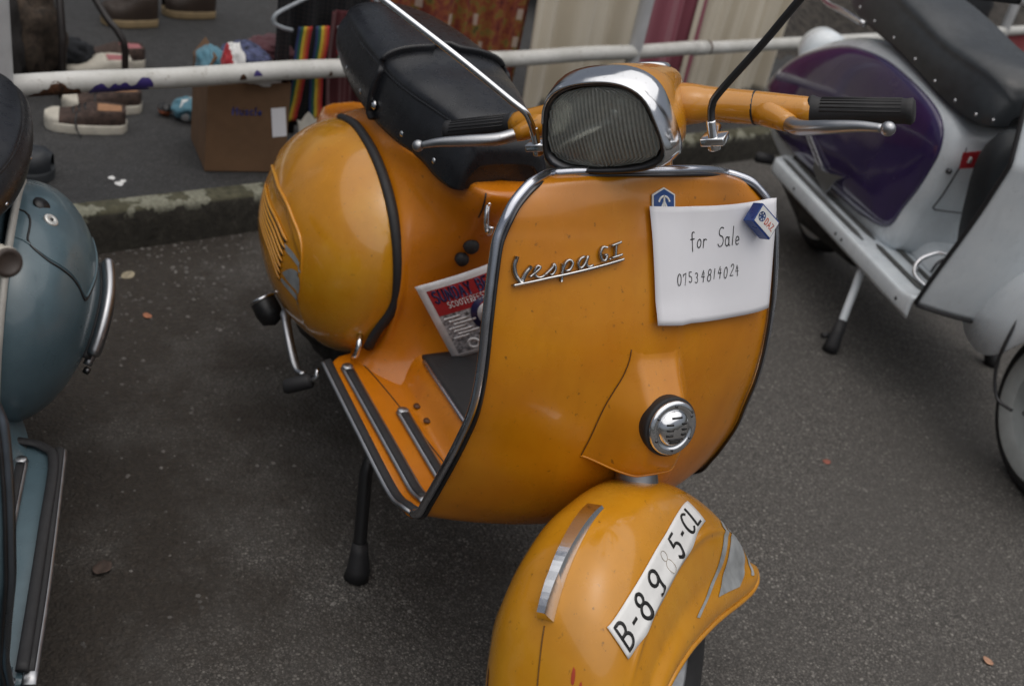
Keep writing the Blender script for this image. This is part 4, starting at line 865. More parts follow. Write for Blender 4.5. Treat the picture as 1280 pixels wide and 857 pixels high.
hung('cream_curtain', 2.74, 3.38, .125, 1.35, .20, M_CREAM, 3.4, .020, 'cream curtain hanging between the maroon one and the dark bank', 'curtain', 4.0, 'curtains behind the rail')
M_REDCLOTH = woven('red_cloth', (.22, .025, .03), (.30, .04, .045))
hung('red_banner', 4.2, 6.2, .13, RZ-.01, .01, M_REDCLOTH, 3, .012, 'red cloth hanging below the rail beyond the white scooter seat', 'cloth', 1.7)
# clothes rail that carries the curtains, just above the picture
ck = empty('clothes_rack', rp(2.2, .2, .111), 0, 'thin metal clothes rack carrying the curtains behind the rail', 'rack'); _c = Vector(ck.location)
mk('rack_bar', *tube([rp(.95, .25, 1.36)-_c, rp(3.3, .25, 1.36)-_c], .012, 12), M_DARKMETAL, ck)
for s in (.95, 3.25): mk('rack_leg', *tube([rp(s, .29, 1.36)-_c, rp(s, .29, .111)-_c], .012, 12), M_DARKMETAL, ck)
# ---- tartan garment, hanger, rainbow braces
def tartan():
    m, nt, b = _nt('dark_tartan'); co = _coord(nt); c = None
    outs = []
    for dr, sc in (('Y', 26), ('Z', 24)):
        w = nt.nodes.new('ShaderNodeTexWave'); w.inputs['Scale'].default_value = sc; w.bands_direction = dr; nt.links.new(co, w.inputs[0]); outs.append(_ramp(nt, w.outputs['Fac'], [(.5, (.006, .007, .009)), (.72, (.010, .022, .03)), (.95, (.03, .02, .018))]))
    nt.links.new(_mix(nt, outs[0], outs[1], .5), b.inputs['Base Color']); _set(b, rough=.95); return m
M_TARTAN = tartan()
hung('tartan_garment', .775, 1.12, .20, .98, .15, M_TARTAN, 2.5, .020, 'dark tartan garment hanging beside the cardboard box', 'garment', .3, lean=-.02)
M_DARKRED = woven('dark_red_cloth', (.06, .008, .012), (.09, .014, .018))
hung('dark_red_garment', .93, 1.10, .16, .55, .10, M_DARKRED, 2, .010, 'dark red garment hanging beside the rainbow braces', 'garment', .9)
hg = empty('coat_hanger', rp(.85, .09, .54), 0, 'pale plastic coat hanger holding the rainbow braces', 'hanger'); _h = Vector(hg.location)
mk('hanger_frame', *tube([Vector(p)-_h for p in cat([rp(.80, .085, .503), rp(.765, .088, .512), rp(.742, .09, .526), rp(.748, .09, .546), rp(.79, .09, .568), rp(.86, .09, .598), rp(.95, .09, .635), rp(1.04, .09, .60), rp(1.12, .09, .55), rp(1.13, .09, .53), rp(1.10, .09, .515), rp(.95, .088, .505)], 70)], .0055, 10), plain('pale_plastic', (.30, .33, .36), .35), hg)
mk('hanger_hook', *tube([Vector(p)-_h for p in cat([rp(.95, .09, .635), rp(.95, .09, .69), rp(.97, .09, .715), rp(.955, .09, .735)], 16)], .002, 8), M_CHROME, hg)
RB = [('brace_blue', (.015, .03, .10)), ('brace_green', (.015, .10, .05)), ('brace_yellow', (.55, .40, .03)), ('brace_orange', (.50, .13, .02)), ('brace_red', (.38, .02, .02))]
br = empty('rainbow_braces', rp(.85, .06, .25), 0, 'rainbow striped braces with white clip hanging over the white rail', 'braces'); _b = Vector(br.location)
for s0, ss in ((.815, -1), (.872, 1)):
    for k, (nm, c) in enumerate(RB):
        a, b2 = -.022+k*.0088, -.022+(k+1)*.0088
        def bf(u, v, a=a, b2=b2, s0=s0, ss=ss):
            z = lerp(.245, .525, v); pinch = .006*ss*sin(pi*min(1, max(0, (v-.05)/.5))) - ss*-.012*(1-sm(0, .25, v))
            return rp(s0+lerp(a, b2, u)*1.0+pinch, .055+.008*cos(v*3)+.004*sin(v*9+s0*40), z)-_b
        mk('stripe', *grid(bf, 3, 24), plain(nm, c, .8), br, solid=.0012, offset=0)
clip = [(-.030,-.030),(-.034,-.005),(-.040,.012),(-.024,.004),(-.014,.020),(0,.034),(.014,.020),(.024,.004),(.042,.014),(.036,-.008),(.028,-.030),(.008,-.038),(-.012,-.038)]
n = len(clip); v = [rp(.852+x*.95, .045+dd, .246+y*.9)-_b for dd in (0, .004) for x, y in clip]
mk('clip', v, [tuple(range(n)), tuple(range(2*n-1, n-1, -1))]+[(k, n+k, n+(k+1) % n, (k+1) % n) for k in range(n)], plain('cream_plastic', (.62, .60, .54), .4), br, smooth=False)
for k, (nm, c) in enumerate((RB[0], RB[2], RB[4])): mk('loop', *boxv(rp(.835+k*.017, .042, .212)-_b, (.006, .016, .012)), plain(nm, c, .8), br)
mc2 = empty('trinket_card', rp(.945, .05, .47), 0, 'pink and white trinkets hanging beside the rainbow braces', 'trinkets'); _t = Vector(mc2.location)
for z, c, sz in ((.505, (.55, .10, .30), .03), (.478, (.7, .7, .68), .026), (.450, (.45, .02, .02), .03), (.432, (.02, .16, .10), .02)):
    mk('trinket', *grid(lambda u, v: rp(.945+sz*.55*cos(2*pi*u)*sin(pi*v), .05+.006*sin(2*pi*u)*sin(pi*v), z+sz*.5*cos(pi*v))-_t, 14, 8, cu=True), plain('trinket_%d' % int(z*1000), c, .4), mc2)
sg_ = mk('price_sign', [rp(.955, .02, .197), rp(1.02, .03, .212), rp(1.02, .11, .212), rp(.955, .10, .197)], [(0, 1, 2, 3)], plain('pale_card', (.5, .52, .55), .6), None, solid=.002); tag(sg_, 'small pale card lying behind the orange side cowl', 'card')
# ---- cardboard box of clothes
M_CARD = plain('cardboard', (.155, .085, .043), .85, var=.12, scale=12, bump=.15, bscale=60)
bx0 = Vector((-2.185, -.085, KH)); bxr = radians(-2)
cb = empty('cardboard_box', bx0, bxr, 'open brown cardboard box full of clothes with blue lettering', 'box')
BW, BD_, BH = .225, .235, .262
for nm, c, s_ in (('front_wall', (BD_/2, 0, BH/2), (.005, BW, BH)), ('back_wall', (-BD_/2, 0, BH/2), (.005, BW, BH)), ('side_wall', (0, -BW/2+.003, BH/2), (BD_-.006, .005, BH)), ('side_wall', (0, BW/2-.003, BH/2), (BD_-.006, .005, BH)), ('base', (0, 0, .003), (BD_-.006, BW-.012, .005))): mk(nm, *boxv(c, s_), M_CARD, cb, smooth=False)
mk('flap', *boxv((-.02, -BW/2+.014, BH+.022), (BD_-.06, .004, .058), Matrix.Rotation(radians(-35), 3, 'X')), M_CARD, cb, smooth=False)
mk('lettering', *ribbon(text('Muscle', -.045, .168, .022, 1.05, .16), .0040, .0006, lambda u, v, h: Vector((BD_/2+.0027+h, u, v)), .01), plain('blue_ink', (.02, .03, .16), .7), cb)
mk('white_label', *boxv((BD_/2+.0034, .086, .150), (.0008, .040, .085), Matrix.Rotation(.12, 3, 'X')), M_PAPER, cb, smooth=False)
def cloth_blob(name, c, r, m, label, seed, cat_='cloth', amp=.35, mats=None, pick=None):
    def fn(u, v):
        a, b = 2*pi*u, pi*v; d = Vector((cos(a)*sin(b), sin(a)*sin(b), cos(b)))
        k = 1+amp*.5*noise.fractal(d*1.6+Vector((seed, seed*2, 0)), 1.0, 2.0, 3)+.05*sin(9*noise.noise(d*1.6+Vector((seed, 0, 9))))
        return Vector((c[0]+d.x*r[0]*k, c[1]+d.y*r[1]*k, max(c[2]+d.z*r[2]*k, c[2]-r[2]*.9)))
    v, f = grid(fn, 56, 28, cu=True); fm = None
    o = mk(name, v, f, m, None, mats=mats)
    if pick: o.data.polygons.foreach_set('material_index', [pick(p.center) for p in o.data.polygons])
    tag(o, label, cat_); return o
M_RED2 = woven('red_cotton', (.36, .02, .03), (.45, .03, .04)); M_WHITE2 = woven('white_cotton', (.6, .6, .58), (.7, .7, .7)); M_TEAL = woven('teal_cotton', (.05, .16, .22), (.10, .22, .28)); M_NAVY = plain('navy_print', (.06, .07, .14), .9, var=.8, scale=60); M_MAR2 = woven('maroon_cotton', (.09, .03, .04), (.12, .045, .05))
zt_ = KH+BH
cloth_blob('folded_cloth', (-2.19, -.165, zt_+.005), (.08, .045, .045), M_TEAL, 'teal cloth spilling over the left rim of the cardboard box', 3)
cloth_blob('folded_cloth', (-2.12, -.125, zt_+.025), (.038, .034, .062), M_RED2, 'red and white striped cloth on top of the cardboard box', 8, mats=[M_WHITE2], pick=lambda p: 1 if p.y > -.128-.25*(p.z-zt_-.03) else 0)
cloth_blob('folded_cloth', (-2.10, -.06, zt_+.008), (.048, .065, .028), M_WHITE2, 'white cotton cloth lying on the cardboard box front', 12)
cloth_blob('folded_cloth', (-2.21, -.07, zt_+.025), (.08, .065, .034), M_NAVY, 'navy and white printed cloth in the cardboard box', 17)
cloth_blob('folded_cloth', (-2.12, .0, zt_+.016), (.045, .045, .018), M_RED2, 'plain red cloth folded on the cardboard box', 22)
cloth_blob('folded_cloth', (-2.26, .01, zt_+.03), (.07, .07, .04), M_MAR2, 'dark maroon cloth at the back of the cardboard box', 27)
# ---- shoes and other things on the pavement
def shoe(name, toe, heel, wid, m_up, m_sole, label, cap=True, hi=.056, m_in=None, toeh=.024, laces=True, group='worn shoes on the pavement'):
    toe, heel = Vector(toe), Vector(heel); L = (heel-toe).length; d = (toe-heel).normalized(); lft = Vector((-d.y, d.x, 0)); o = empty(name, heel, math.atan2(d.y, d.x), label, 'shoe', group)
    def hw(t): return wid*(.36+.16*sin(pi*min(1, t*1.3)*.9)+.10*sm(.35, .75, t))*sqrt(max(0, 1-max(0, (t-.78)/.22)**2))*sqrt(max(0, 1-max(0, (.10-t)/.10)**2))
    def sole(u, v):
        t = .005+.99*u; a = pi*v; return (t*L, hw(t)*1.06*cos(a)*1.0, .0+(.026-.006*t)*(sin(a)>=0) * (0 if v in (0,) else 1))
    so = MB(); n = 40
    ring = [(t*L, hw(t)*1.05) for t in [.002+.996*k/n for k in range(n+1)]]; out = [(x, y) for x, y in ring]+[(x, -y) for x, y in reversed(ring)]
    k = len(out); so.add([(x, y, 0) for x, y in out]+[(x, y, .022) for x, y in out]+[(x, y*.96, .026) for x, y in out], [tuple(range(2*k, 3*k))]+[(i, (i+1) % k, k+(i+1) % k, k+i) for i in range(k)]+[(k+i, k+(i+1) % k, 2*k+(i+1) % k, 2*k+i) for i in range(k)])
    so.done('sole', m_sole, o)
    def up(u, v):
        t = .02+.96*u; a = pi*v; h = lerp(hi, toeh, sm(.28, .80, t))*(1-.25*sm(.88, 1, t)); e = .8
        return (t*L, hw(t)*.97*(1 if cos(a) > 0 else -1)*abs(cos(a))**e, .022+h*sin(a)**.7*(.72 if (t < .40 and .25 < v < .75) else 1))
    mk('upper', *grid(up, 40, 25), m_up, o)
    if cap: mk('toe_cap', *grid(lambda u, v: (lambda q: (q[0]+.002, q[1]*1.03, .022+(q[2]-.022)*1.05+.0005))(up(.82+.18*u, v)), 12, 21), m_sole, o)
    if m_in: mk('lining', *grid(lambda u, v: (lerp(.07, .36, u)*L, .55*hw(lerp(.07, .36, u))*(2*v-1), .022+hi*.74), 8, 6), m_in, o)
    if laces:
        for t in (.50, .57, .64): p = up((t-.02)/.96, .5); mk('lace', *tube([(p[0], -hw(t)*.5, p[2]-.004), (p[0]+.004, 0, p[2]+.003), (p[0], hw(t)*.5, p[2]-.004)], .003, 6), M_BLACK, o)
        mk('loose_lace', *tube(cat([(L*.60, hw(.6)*.5, .055), (L*.62, hw(.6)*1.0, .04), (L*.60, hw(.6)*1.25, .015), (L*.55, hw(.6)*1.5, .004)], 12), .0028, 6), M_BLACK, o)
    return o
M_CANVAS = plain('brown_canvas', (.055, .035, .028), .9, var=.4, scale=60); M_SOLE = plain('cream_rubber', (.52, .49, .42), .6, var=.12, scale=30); M_TANLIN = plain('tan_lining', (.32, .17, .09), .9)
shoe('canvas_shoe', (-2.405, -.585, KH-.003), (-2.375, -.362, KH-.003), .105, M_CANVAS, M_SOLE, 'brown canvas shoe with a cream sole and loose lace under the rail', m_in=M_TANLIN)
shoe('canvas_shoe', (-2.545, -.525, KH-.003), (-2.545, -.295, KH-.003), .105, M_CANVAS, M_SOLE, 'brown canvas shoe behind its pair, farther from the kerb', m_in=M_TANLIN)
M_PINK = plain('pink_lining', (.35, .13, .14), .9)
shoe('pale_shoe', (-2.83, -.50, KH-.003), (-2.84, -.28, KH-.003), .10, M_SOLE, M_SOLE, 'pale shoe with a pink lining standing by the tube frame', m_in=M_PINK, laces=False)
shoe('pale_shoe', (-2.95, -.44, KH-.003), (-2.97, -.22, KH-.003), .10, M_CANVAS, M_SOLE, 'brown and pink shoe behind the pale one by the tube frame', m_in=M_PINK, laces=False)
shoe('black_boot', (-2.035, -.590, KH-.003), (-2.10, -.83, KH-.003), .115, plain('black_leather', (.02, .024, .03), .55), plain('dark_sole', (.03, .035, .04), .7), 'black round-toed boot beside the white post', cap=False, hi=.10, toeh=.055, laces=False)
cloth_blob('crumpled_scarf', (-2.475, -.165, KH+.028), (.055, .055, .032), M_TEAL, 'crumpled blue and white scarf lying left of the cardboard box', 31, mats=[M_WHITE2], pick=lambda p: 1 if noise.noise(p*30) > .25 else 0)
cloth_blob('orange_toy', (-2.50, -.235, KH+.016), (.028, .020, .018), plain('orange_toy', (.30, .09, .04), .5), 'small orange and black toy beside the blue scarf', 35, 'toy', mats=[M_BLACK], pick=lambda p: 1 if p.z > KH+.018 else 0)
# ---- tube frame with sack and dark cloth
tf = empty('tube_frame', (-2.62, -.35, KH), 0, 'dark bent tube frame of a stand behind the rail', 'frame'); _f0 = Vector(tf.location)
M_TUBE = plain('dark_brown_tube', (.02, .016, .015), .45)
mk('leg', *tube([Vector(p)-_f0 for p in cat([(-2.62,-.335,KH), (-2.62,-.334,.22), (-2.62,-.336,.285), (-2.635,-.355,.325), (-2.66,-.385,.36), (-2.74,-.45,.47), (-2.84,-.53,.60)], 40)], .0105, 12), M_TUBE, tf)
mk('leg', *tube([Vector(p)-_f0 for p in [(-2.62,-.515,KH), (-2.62,-.51,.3), (-2.70,-.512,.47), (-2.84,-.53,.60)]], .0115, 12), M_TUBE, tf)
mk('cross_bar', *tube([Vector(p)-_f0 for p in [(-2.84,-.53,.60), (-2.9,-.9,.62)]], .0105, 12), M_TUBE, tf)
M_SACK = plain('brown_sack', (.055, .040, .029), .95, var=.4, scale=50, bump=.5, bscale=150)
cloth_blob('sack', (-2.76, -.60, KH+.15), (.085, .10, .17), M_SACK, 'slumped brown sack leaning against the tube frame by the post', 61, 'sack', amp=.6)
cloth_blob('black_bundle', (-2.86, -.47, KH+.05), (.06, .075, .06), plain('black_cloth', (.012, .014, .018), .9), 'black cloth bundle on the ground behind the tube frame', 41)
cloth_blob('black_bundle', (-2.70, -.72, KH+.14), (.12, .12, .19), plain('dark_cloth', (.016, .014, .014), .9), 'large dark cloth heap beside the white post', 44)
pr_ = mk('paper_scrap', *grid(lambda u, v: (-3.72+.03*u, .05+.045*v, KH+.002+.006*sin(u*3+v*4)), 5, 5), M_PAPER, None, solid=.0004); tag(pr_, 'white paper scrap lying on the pavement near the boots', 'scrap')
for k, (x, y, r) in enumerate(((-2.03, -.452, .011), (-1.994, -.438, .014), (-2.01, -.425, .009))):
    o = mk('paint_drip', *grid(lambda u, v: (x+r*v*cos(2*pi*u)*(1+.25*sin(6*pi*u+k)), y+r*v*sin(2*pi*u)*.8, KH-.0025+.0008*(1-v)), 18, 4, cu=True), M_PLATE, None); tag(o, ('longish white paint splash behind the kerb', 'largest white paint splash behind the kerb', 'smallest white paint splash behind the kerb')[k], 'splash', 'white paint splashes')
# ---- bystander: jeans and boots show at the top of the picture
person = empty('person', (-3.45, -.12, KH), 0, 'person in blue jeans and brown boots standing on the pavement', 'person')
M_JEANS = plain('blue_jeans', (.02, .035, .09), .9, var=.3, scale=40); M_JACKET = plain('dark_jacket', (.02, .02, .022), .9); M_SKIN = plain('skin', (.5, .3, .22), .6)
SKV = [((0,.05,.88),.15),((0,.02,1.05),.16),((0,.02,1.25),.17),((0,.02,1.40),.13),((0,.02,1.48),.06),((0,0,1.58),.085),((0,0,1.70),.09),
 ((-.02,-.06,.80),.095),((.03,-.07,.48),.075),((.02,-.075,.10),.06),((-.10,.15,.80),.095),((-.13,.17,.48),.075),((-.14,.16,.10),.06),
 ((0,-.17,1.36),.055),((0,-.23,1.10),.048),((.10,-.20,.90),.04),((0,.21,1.36),.055),((0,.27,1.10),.048),((.10,.24,.90),.04)]
SKE = [(0,1),(1,2),(2,3),(3,4),(4,5),(5,6),(0,7),(7,8),(8,9),(0,10),(10,11),(11,12),(3,13),(13,14),(14,15),(3,16),(16,17),(17,18)]
me = bpy.data.meshes.new('body'); me.from_pydata([p for p, r in SKV], SKE, []); me.materials.append(M_JEANS)
bo = bpy.data.objects.new('body', me); COL.objects.link(bo); bo.parent = person
bo.modifiers.new('skin', 'SKIN')
for k, (p, r) in enumerate(SKV): me.skin_vertices[0].data[k].radius = (r, r); me.skin_vertices[0].data[k].use_root = (k == 0)
_sb = bo.modifiers.new('sub', 'SUBSURF'); _sb.levels = 2; _sb.render_levels = 2
def tube_part(name, pts, rr, m, n=16): return mk(name, *tube(pts, rr, n), m, person)
mk('jacket', *grid(lambda u, v: (lambda z: (.01+(.175+.012*sin(v*9))*cos(2*pi*u)*(.72 if z > .9 else .8)*(1-.25*sm(1.3, 1.45, z)), .02+(.215*(1-.35*sm(1.32, 1.46, z)))*sin(2*pi*u), z))(lerp(.84, 1.46, v)), 32, 20, cu=True), M_JACKET, person)
for toe, heel, nm in (((.035, -.185, 0), (.0, .02, 0), 'boot'), ((-.135, .06, 0), (-.16, .27, 0), 'boot')):
    b_ = shoe('boot', Vector(toe), Vector(heel), .11, plain('brown_leather', (.035, .022, .015), .6), plain('tan_sole', (.26, .19, .10), .7), 'x', cap=False, hi=.11, toeh=.06, laces=False)
    b_.parent = person
    for kk in ('label', 'category', 'group'): del b_[kk]
# ================================================================ blue scooter at the left
CWB = [-1.0919, 0.4578, 0.2826, 0.3535, 0.2066, 0.2208, 2.2112, 0.1306, 0.03, 0.0471, 0.1585, 1.7854, 2.0939, 0.0549, 0.0734, 1.619]
M_CREAMTAPE = plain('cream_tape', (.42, .41, .38), .6); M_CREAMGRIP = plain('cream_grip', (.45, .42, .36), .5)
PAL_B = dict(PAL_O, shield=M_BLUE, body=M_BLUE, cowl=M_BLUE, fender=M_BLUE, band=M_CREAMTAPE, trim=chrome('dull_blue_trim', (.20, .23, .27), .3), trimdark=M_DARKMETAL, grip=M_CREAMGRIP, plug=plain('dark_cap', (.045, .032, .026), .5))
blue = empty('motor_scooter', (-.067, -1.04, 0), radians(-10.58), 'weathered blue scooter with a keyed side cowl and chrome cowl bumper', 'scooter', 'scooters parked in a row')
blue.scale = (.853,)*3; blue.rotation_euler = (-.038, 0, radians(-10.58))
n0 = set(bpy.data.objects)
bsh, bflo, bbody, bhead, bfe, bseat = build_vespa(blue, PAL_B, radians(-54), orange=False, cw=CWB)
bcowl = [o for o in bpy.data.objects if o not in n0 and o.name.startswith('side_cowl')][-1]
def bc(x, z, off=0.0): return cowl_xz(x, z, off, CWB, 1)
BL = None
# door seam, lock, catch, bumper on the left cowl
seam_pts = cat([(-1.09,.668),(-1.05,.664),(-.985,.652),(-.950,.640),(-.936,.622),(-.940,.603),(-.947,.583),(-.951,.561),(-.953,.540),(-.962,.531),(-1.0,.533),(-1.095,.536),(-1.2,.53)], 80)
mk('door_seam', *tube([bc(x, z, .0002) for x, z in seam_pts], .0022, 6), M_BLACK, bcowl)
mk('door_edge', *tube([bc(x-.006, z+.004, .0003) for x, z in seam_pts], .0022, 6), M_BLUE, bcowl)
lk = Vector(bc(-1.035, .650, .001)); ln = Vector((.2, .55, .8))
mk('lock', *lathe([(.014, -.002), (.014, .002), (.012, .004), (.006, .0042), (.005, .003), (0, .003)], lk, ln, 24), plain('lock_white', (.6, .6, .58), .3, metal=.4), bcowl)
mk('keyhole', *lathe([(.003, .0035), (.003, .0048), (0, .0048)], lk, ln, 12), M_BLACK, bcowl)
ct = Vector(bc(-1.077, .661, .005))
mk('lock_cover', *lathe([(.016, -.002), (.016, .001), (0, .0018)], ct, (.2, .5, .85), 24), M_BLACK, bcowl)
bpts = [(-1.135,.515),(-1.09,.500),(-1.04,.474),(-1.0,.440),(-.975,.400)]
bmp = mk('cowl_bumper', *tube([bc(x, z, .016) for x, z in cat(bpts, 30)], [.010]+[.0135]*28+[.011], 14, flat=1.7), M_ALU, bcowl)
mk('bumper_step', *tube([bc(x, z-.022, .014) for x, z in cat(bpts, 30)][4:], .0085, 12, flat=1.2), M_ALU, bmp)
mk('bumper_rubber', *tube([bc(x, z-.006, .004) for x, z in cat(bpts, 30)], .012, 10), M_RUBBER, bmp)
q = bc(-.965, .372, .018); mk('bumper_nut', *lathe([(.007, -.004), (.007, .006), (0, .008)], q, (.4, .8, -.2), 10), M_DARKMETAL, bmp)
# heavier rubber edging round the blue floor, as in the photo
for sgn in (-1, 1):
    mk('edge_rubber', *tube(cat([(-.835, sgn*.04, .301), (-.836, sgn*.12, .301), (-.833, sgn*.175, .300), (-.818, sgn*.213, .299), (-.775, sgn*.234, .299), (-.6, sgn*.236, .299), (-.42, sgn*.237, .299), (-.30, sgn*.237, .300)], 60), .0095, 10, flat=.5), M_RUBBER, bflo)

# ================================================================ white and purple scooter at the right
LH = radians(-16.6)
lam = empty('motor_scooter', (-.846, 1.545, 0), LH, 'white scooter with glossy purple side panels and a long black seat', 'scooter', 'scooters parked in a row')
LO = [(-1.302,.418),(-1.232,.499),(-1.134,.572),(-.992,.641),(-.85,.691),(-.728,.712),(-.604,.721),(-.478,.715),(-.353,.701),(-.272,.681),(-.225,.648),(-.207,.599),(-.213,.552),(-.231,.482),(-.26,.414),(-.295,.339),(-.405,.312),(-.535,.303),(-.71,.298),(-.902,.295),(-1.088,.304),(-1.221,.343)]
LOc = cat(LO+[LO[0]], 97)[:-1]; lcx, lcz = -.68, .50
def ring_xz(sc, grow=0.0):
    out = []
    for x, z in LOc:
        dx, dz = x-lcx, z-lcz; L = math.hypot(dx, dz); out.append((lcx+dx*sc+dx/L*grow, lcz+dz*sc+dz/L*grow))
    return out
for sgn in (-1, 1):
    rows = []
    for k in range(22):
        s = 1-(k/21)**1.5; y = .150+.048*(1-s**2.6)**.5; rows.append([(x, sgn*y, z) for x, z in ring_xz(max(s, .001))])
    n = len(rows[0]); v = [p for r in rows for p in r]; f = [(i*n+j, i*n+(j+1) % n, (i+1)*n+(j+1) % n, (i+1)*n+j) for i in range(21) for j in range(n)]
    pnl = mk('side_panel', v, f if sgn > 0 else [q[::-1] for q in f], M_PURPLE, lam, solid=.002, offset=-1)
    if sgn < 0:
        # chrome flash: ladder-like trim and a splayed handle plate
        A, B = (-.97, .462), (-.66, .345)
        for o_ in (0, .016): mk('flash_bar', *tube([(lerp(A[0], B[0], t), -.1995-.002*sin(pi*t), lerp(A[1], B[1], t)+o_) for t in [k/12 for k in range(13)]], .0026, 6), M_ALU, pnl)
        for k in range(8): t = (k+.5)/8; mk('flash_rung', *tube([(lerp(A[0], B[0], t), -.2010, lerp(A[1], B[1], t)), (lerp(A[0], B[0], t)+.01, -.2010, lerp(A[1], B[1], t)+.016)], .0022, 6), M_ALU, pnl)
        tri = [(-.655,.372),(-.60,.362),(-.55,.372),(-.47,.395),(-.455,.402),(-.50,.368),(-.525,.318),(-.535,.312),(-.58,.325),(-.65,.345)]
        v = [(x-.06, -.199-.003*(z-.3), z-.01) for x, z in tri]; mk('kick_plate', v, [tuple(range(len(v)))], M_ALU, pnl, solid=.003, smooth=False)
# pressed body between the panels
rows = []
for k in range(15):
    t = 2*k/14-1; g = .034*sqrt(max(0, 1-abs(t)**6)); rows.append([(x+(.02*sm(.44, .30, z) if x > -.4 else 0), t*.150, z-.62*max(0, .365-z)) for x, z in ring_xz(1.0, g)])
n = len(rows[0]); v = [p for r in rows for p in r]; f = [(i*n+j, (i+1)*n+j, (i+1)*n+(j+1) % n, i*n+(j+1) % n) for i in range(14) for j in range(n)]+[tuple(range(n)), tuple(14*n+j for j in range(n-1, -1, -1))]
lbody = mk('rear_body', v, f, M_WHITE, lam)
mk('tail', *lathe([(.0, -.06), (.07, -.05), (.085, 0), (.07, .06)], (-1.27, 0, .56), (-1, 0, .25), 24), M_WHITE, lbody)
mk('tail_light', *lathe([(.03, 0), (.03, .03), (0, .035)], (-1.33, 0, .53), (-1, 0, .1), 20), M_RED, lam)
# tool-box door on the body front (seam line), catch knobs
def front(y, t):   # t 0 low..1 high along the body's front edge
    pts = [(-.225, .42), (-.20, .48), (-.183, .55), (-.176, .60), (-.195, .65)]; p = cat(pts, 41)[round(t*40)]; return (p[0]+.0035-.35*abs(y)**2.0*4*.02, y, p[1])
seam2 = [front(-.10, t/10) for t in range(1, 10)]+[front(-.09+.02*k, .95) for k in range(10)]+[front(.10, t/10) for t in range(9, 0, -1)]+[front(.09-.02*k, .08) for k in range(10)]
mk('door_seam', *tube(seam2, .0022, 6, closed=True), M_DARKMETAL, lbody)
mk('catch', *lathe([(.008, 0), (.008, .01), (.005, .016), (0, .017)], front(-.125, .55), (1, -.4, .2), 12), M_DARKMETAL, lbody)
mk('bag_hook', *tube(cat([(-.20, -.03, .645), (-.165, -.035, .655), (-.14, -.04, .672), (-.135, -.045, .688)], 16), .0085, 10), M_WHITE, lbody)
# floor: runners beside the body, flat part in front, hump in the middle
def lfloor(u, v):
    x = lerp(-.955, .045, u); yo = .232-.05*sm(-.90, -.955, x)**2; yi = lerp(.125, .0, sm(-.46, -.28, x)); up = .012*sm(-.02, .045, x)
    if v < .2: t = v/.2; return (x, -yo-.002*sin(pi*t), lerp(.236, .278, t)+up*t)
    if v < .3: t = (v-.2)/.1*pi/2; return (x, -yo+.006*(1-cos(t)), .278+.006*sin(t)+up)
    t = (v-.3)/.7; return (x, lerp(-yo+.006, -yi, t), .284-.003*sin(pi*min(1, t*3))*0+up)
lf = mk('floorboard', *grid(lfloor, 60, 24), M_WHITE, lam, solid=.004, offset=-1)
lf2 = mk('floorboard', [(x, -y, z) for x, y, z in grid(lfloor, 60, 24)[0]], [q[::-1] for q in grid(lfloor, 60, 24)[1]], M_WHITE, lam, solid=.004, offset=-1)
for x_ in (-.72, -.40, -.36, -.02): mk('floor_bolt', *lathe([(.005, -.001), (.005, .002), (0, .003)], (x_, -.2335, .258), (0, -1, 0), 10), M_BLACK, lf)
M_GREYRUB = plain('grey_rubber', (.085, .088, .086), .75)
for sgn in (-1, 1):
    for y, xa, xb in ((.200, -.92, -.31), (.158, -.91, -.32), (.168, -.29, -.02), (.108, -.31, -.02), (.045, -.31, -.12)):
        mk('floor_strip', *tube([(lerp(xa, xb, k/12), sgn*(y+(.004*sin(k/12*pi) if xa < -.5 else 0)), .2872) for k in range(13)], [.002]+[.0085]*11+[.002], 8, flat=.55), M_GREYRUB, lf if sgn < 0 else lf2)
mk('tunnel', *grid(lambda u, v: (lerp(-.285, .03, u), .075*(2*v-1), .286+.055*sqrt(max(0, 1-abs(2*v-1)**4))*(1-.3*u)), 16, 25), M_WHITE, lam)
for x in (-.27, -.14): mk('tunnel_seam', *tube([(x, .077*(2*k/24-1), .288+.056*sqrt(max(0, 1-abs(2*k/24-1)**4))*(1-.3*(x+.285)/.315)) for k in range(25)], .003, 6), M_DARKMETAL, lam)
mk('foot_peg', *tube([(-.955, -.215, .262), (-.975, -.262, .258), (-.978, -.27, .258)], [.018, .019, .014], 14), M_RUBBER, lam)
mk('foot_peg_bracket', *tube([(-.95, -.12, .25), (-.955, -.215, .262)], .012, 10), M_BLACK, lam)
# leg shield and mudguard
def lsh(u, v):
    z = lerp(.285, .90, u); hw = lerp(.229, .212, sm(.3, .6, z))-.02*sm(.84, .9, z); s = 2*v-1
    x = .055+.21*(min(z, .70)-.285)-.3*max(0, z-.70); return (x+.075*(1-abs(s)**2.2), hw*s, z)
ls_ = mk('leg_shield', *grid(lsh, 50, 40), M_WHITE, lam, solid=.004, offset=1)
mk('edge_trim', *tube([lsh(k/60, 0) for k in range(61)]+[lsh(1, k/30) for k in range(1, 30)]+[lsh(1-k/60, 1) for k in range(61)], .0055, 8), M_RUBBER, ls_)
mk('lower_trim', *tube([(lambda p: (p[0]+.003, p[1], p[2]-.002))(lsh(.0, k/40)) for k in range(41)], .005, 8), M_RUBBER, ls_)
GC = [(.045,.30),(.10,.255),(.16,.240),(.22,.248),(.27,.285),(.31,.335),(.36,.375),(.43,.40),(.52,.37),(.58,.30)]   # side lower edge of the mudguard
def mud(u, v):
    p = cat(GC, 41)[round(u*40)]; t = 2*v-1; top = .40+.10*sin(pi*min(1, u*1.02))**.6; k = sqrt(max(0, 1-abs(t)**2.6))
    return (p[0], .115*t*(.75+.25*sin(pi*u)**.5), lerp(p[1], top, k))
mk('mudguard', *grid(mud, 41, 31), M_WHITE, lam, solid=.004, offset=-1)
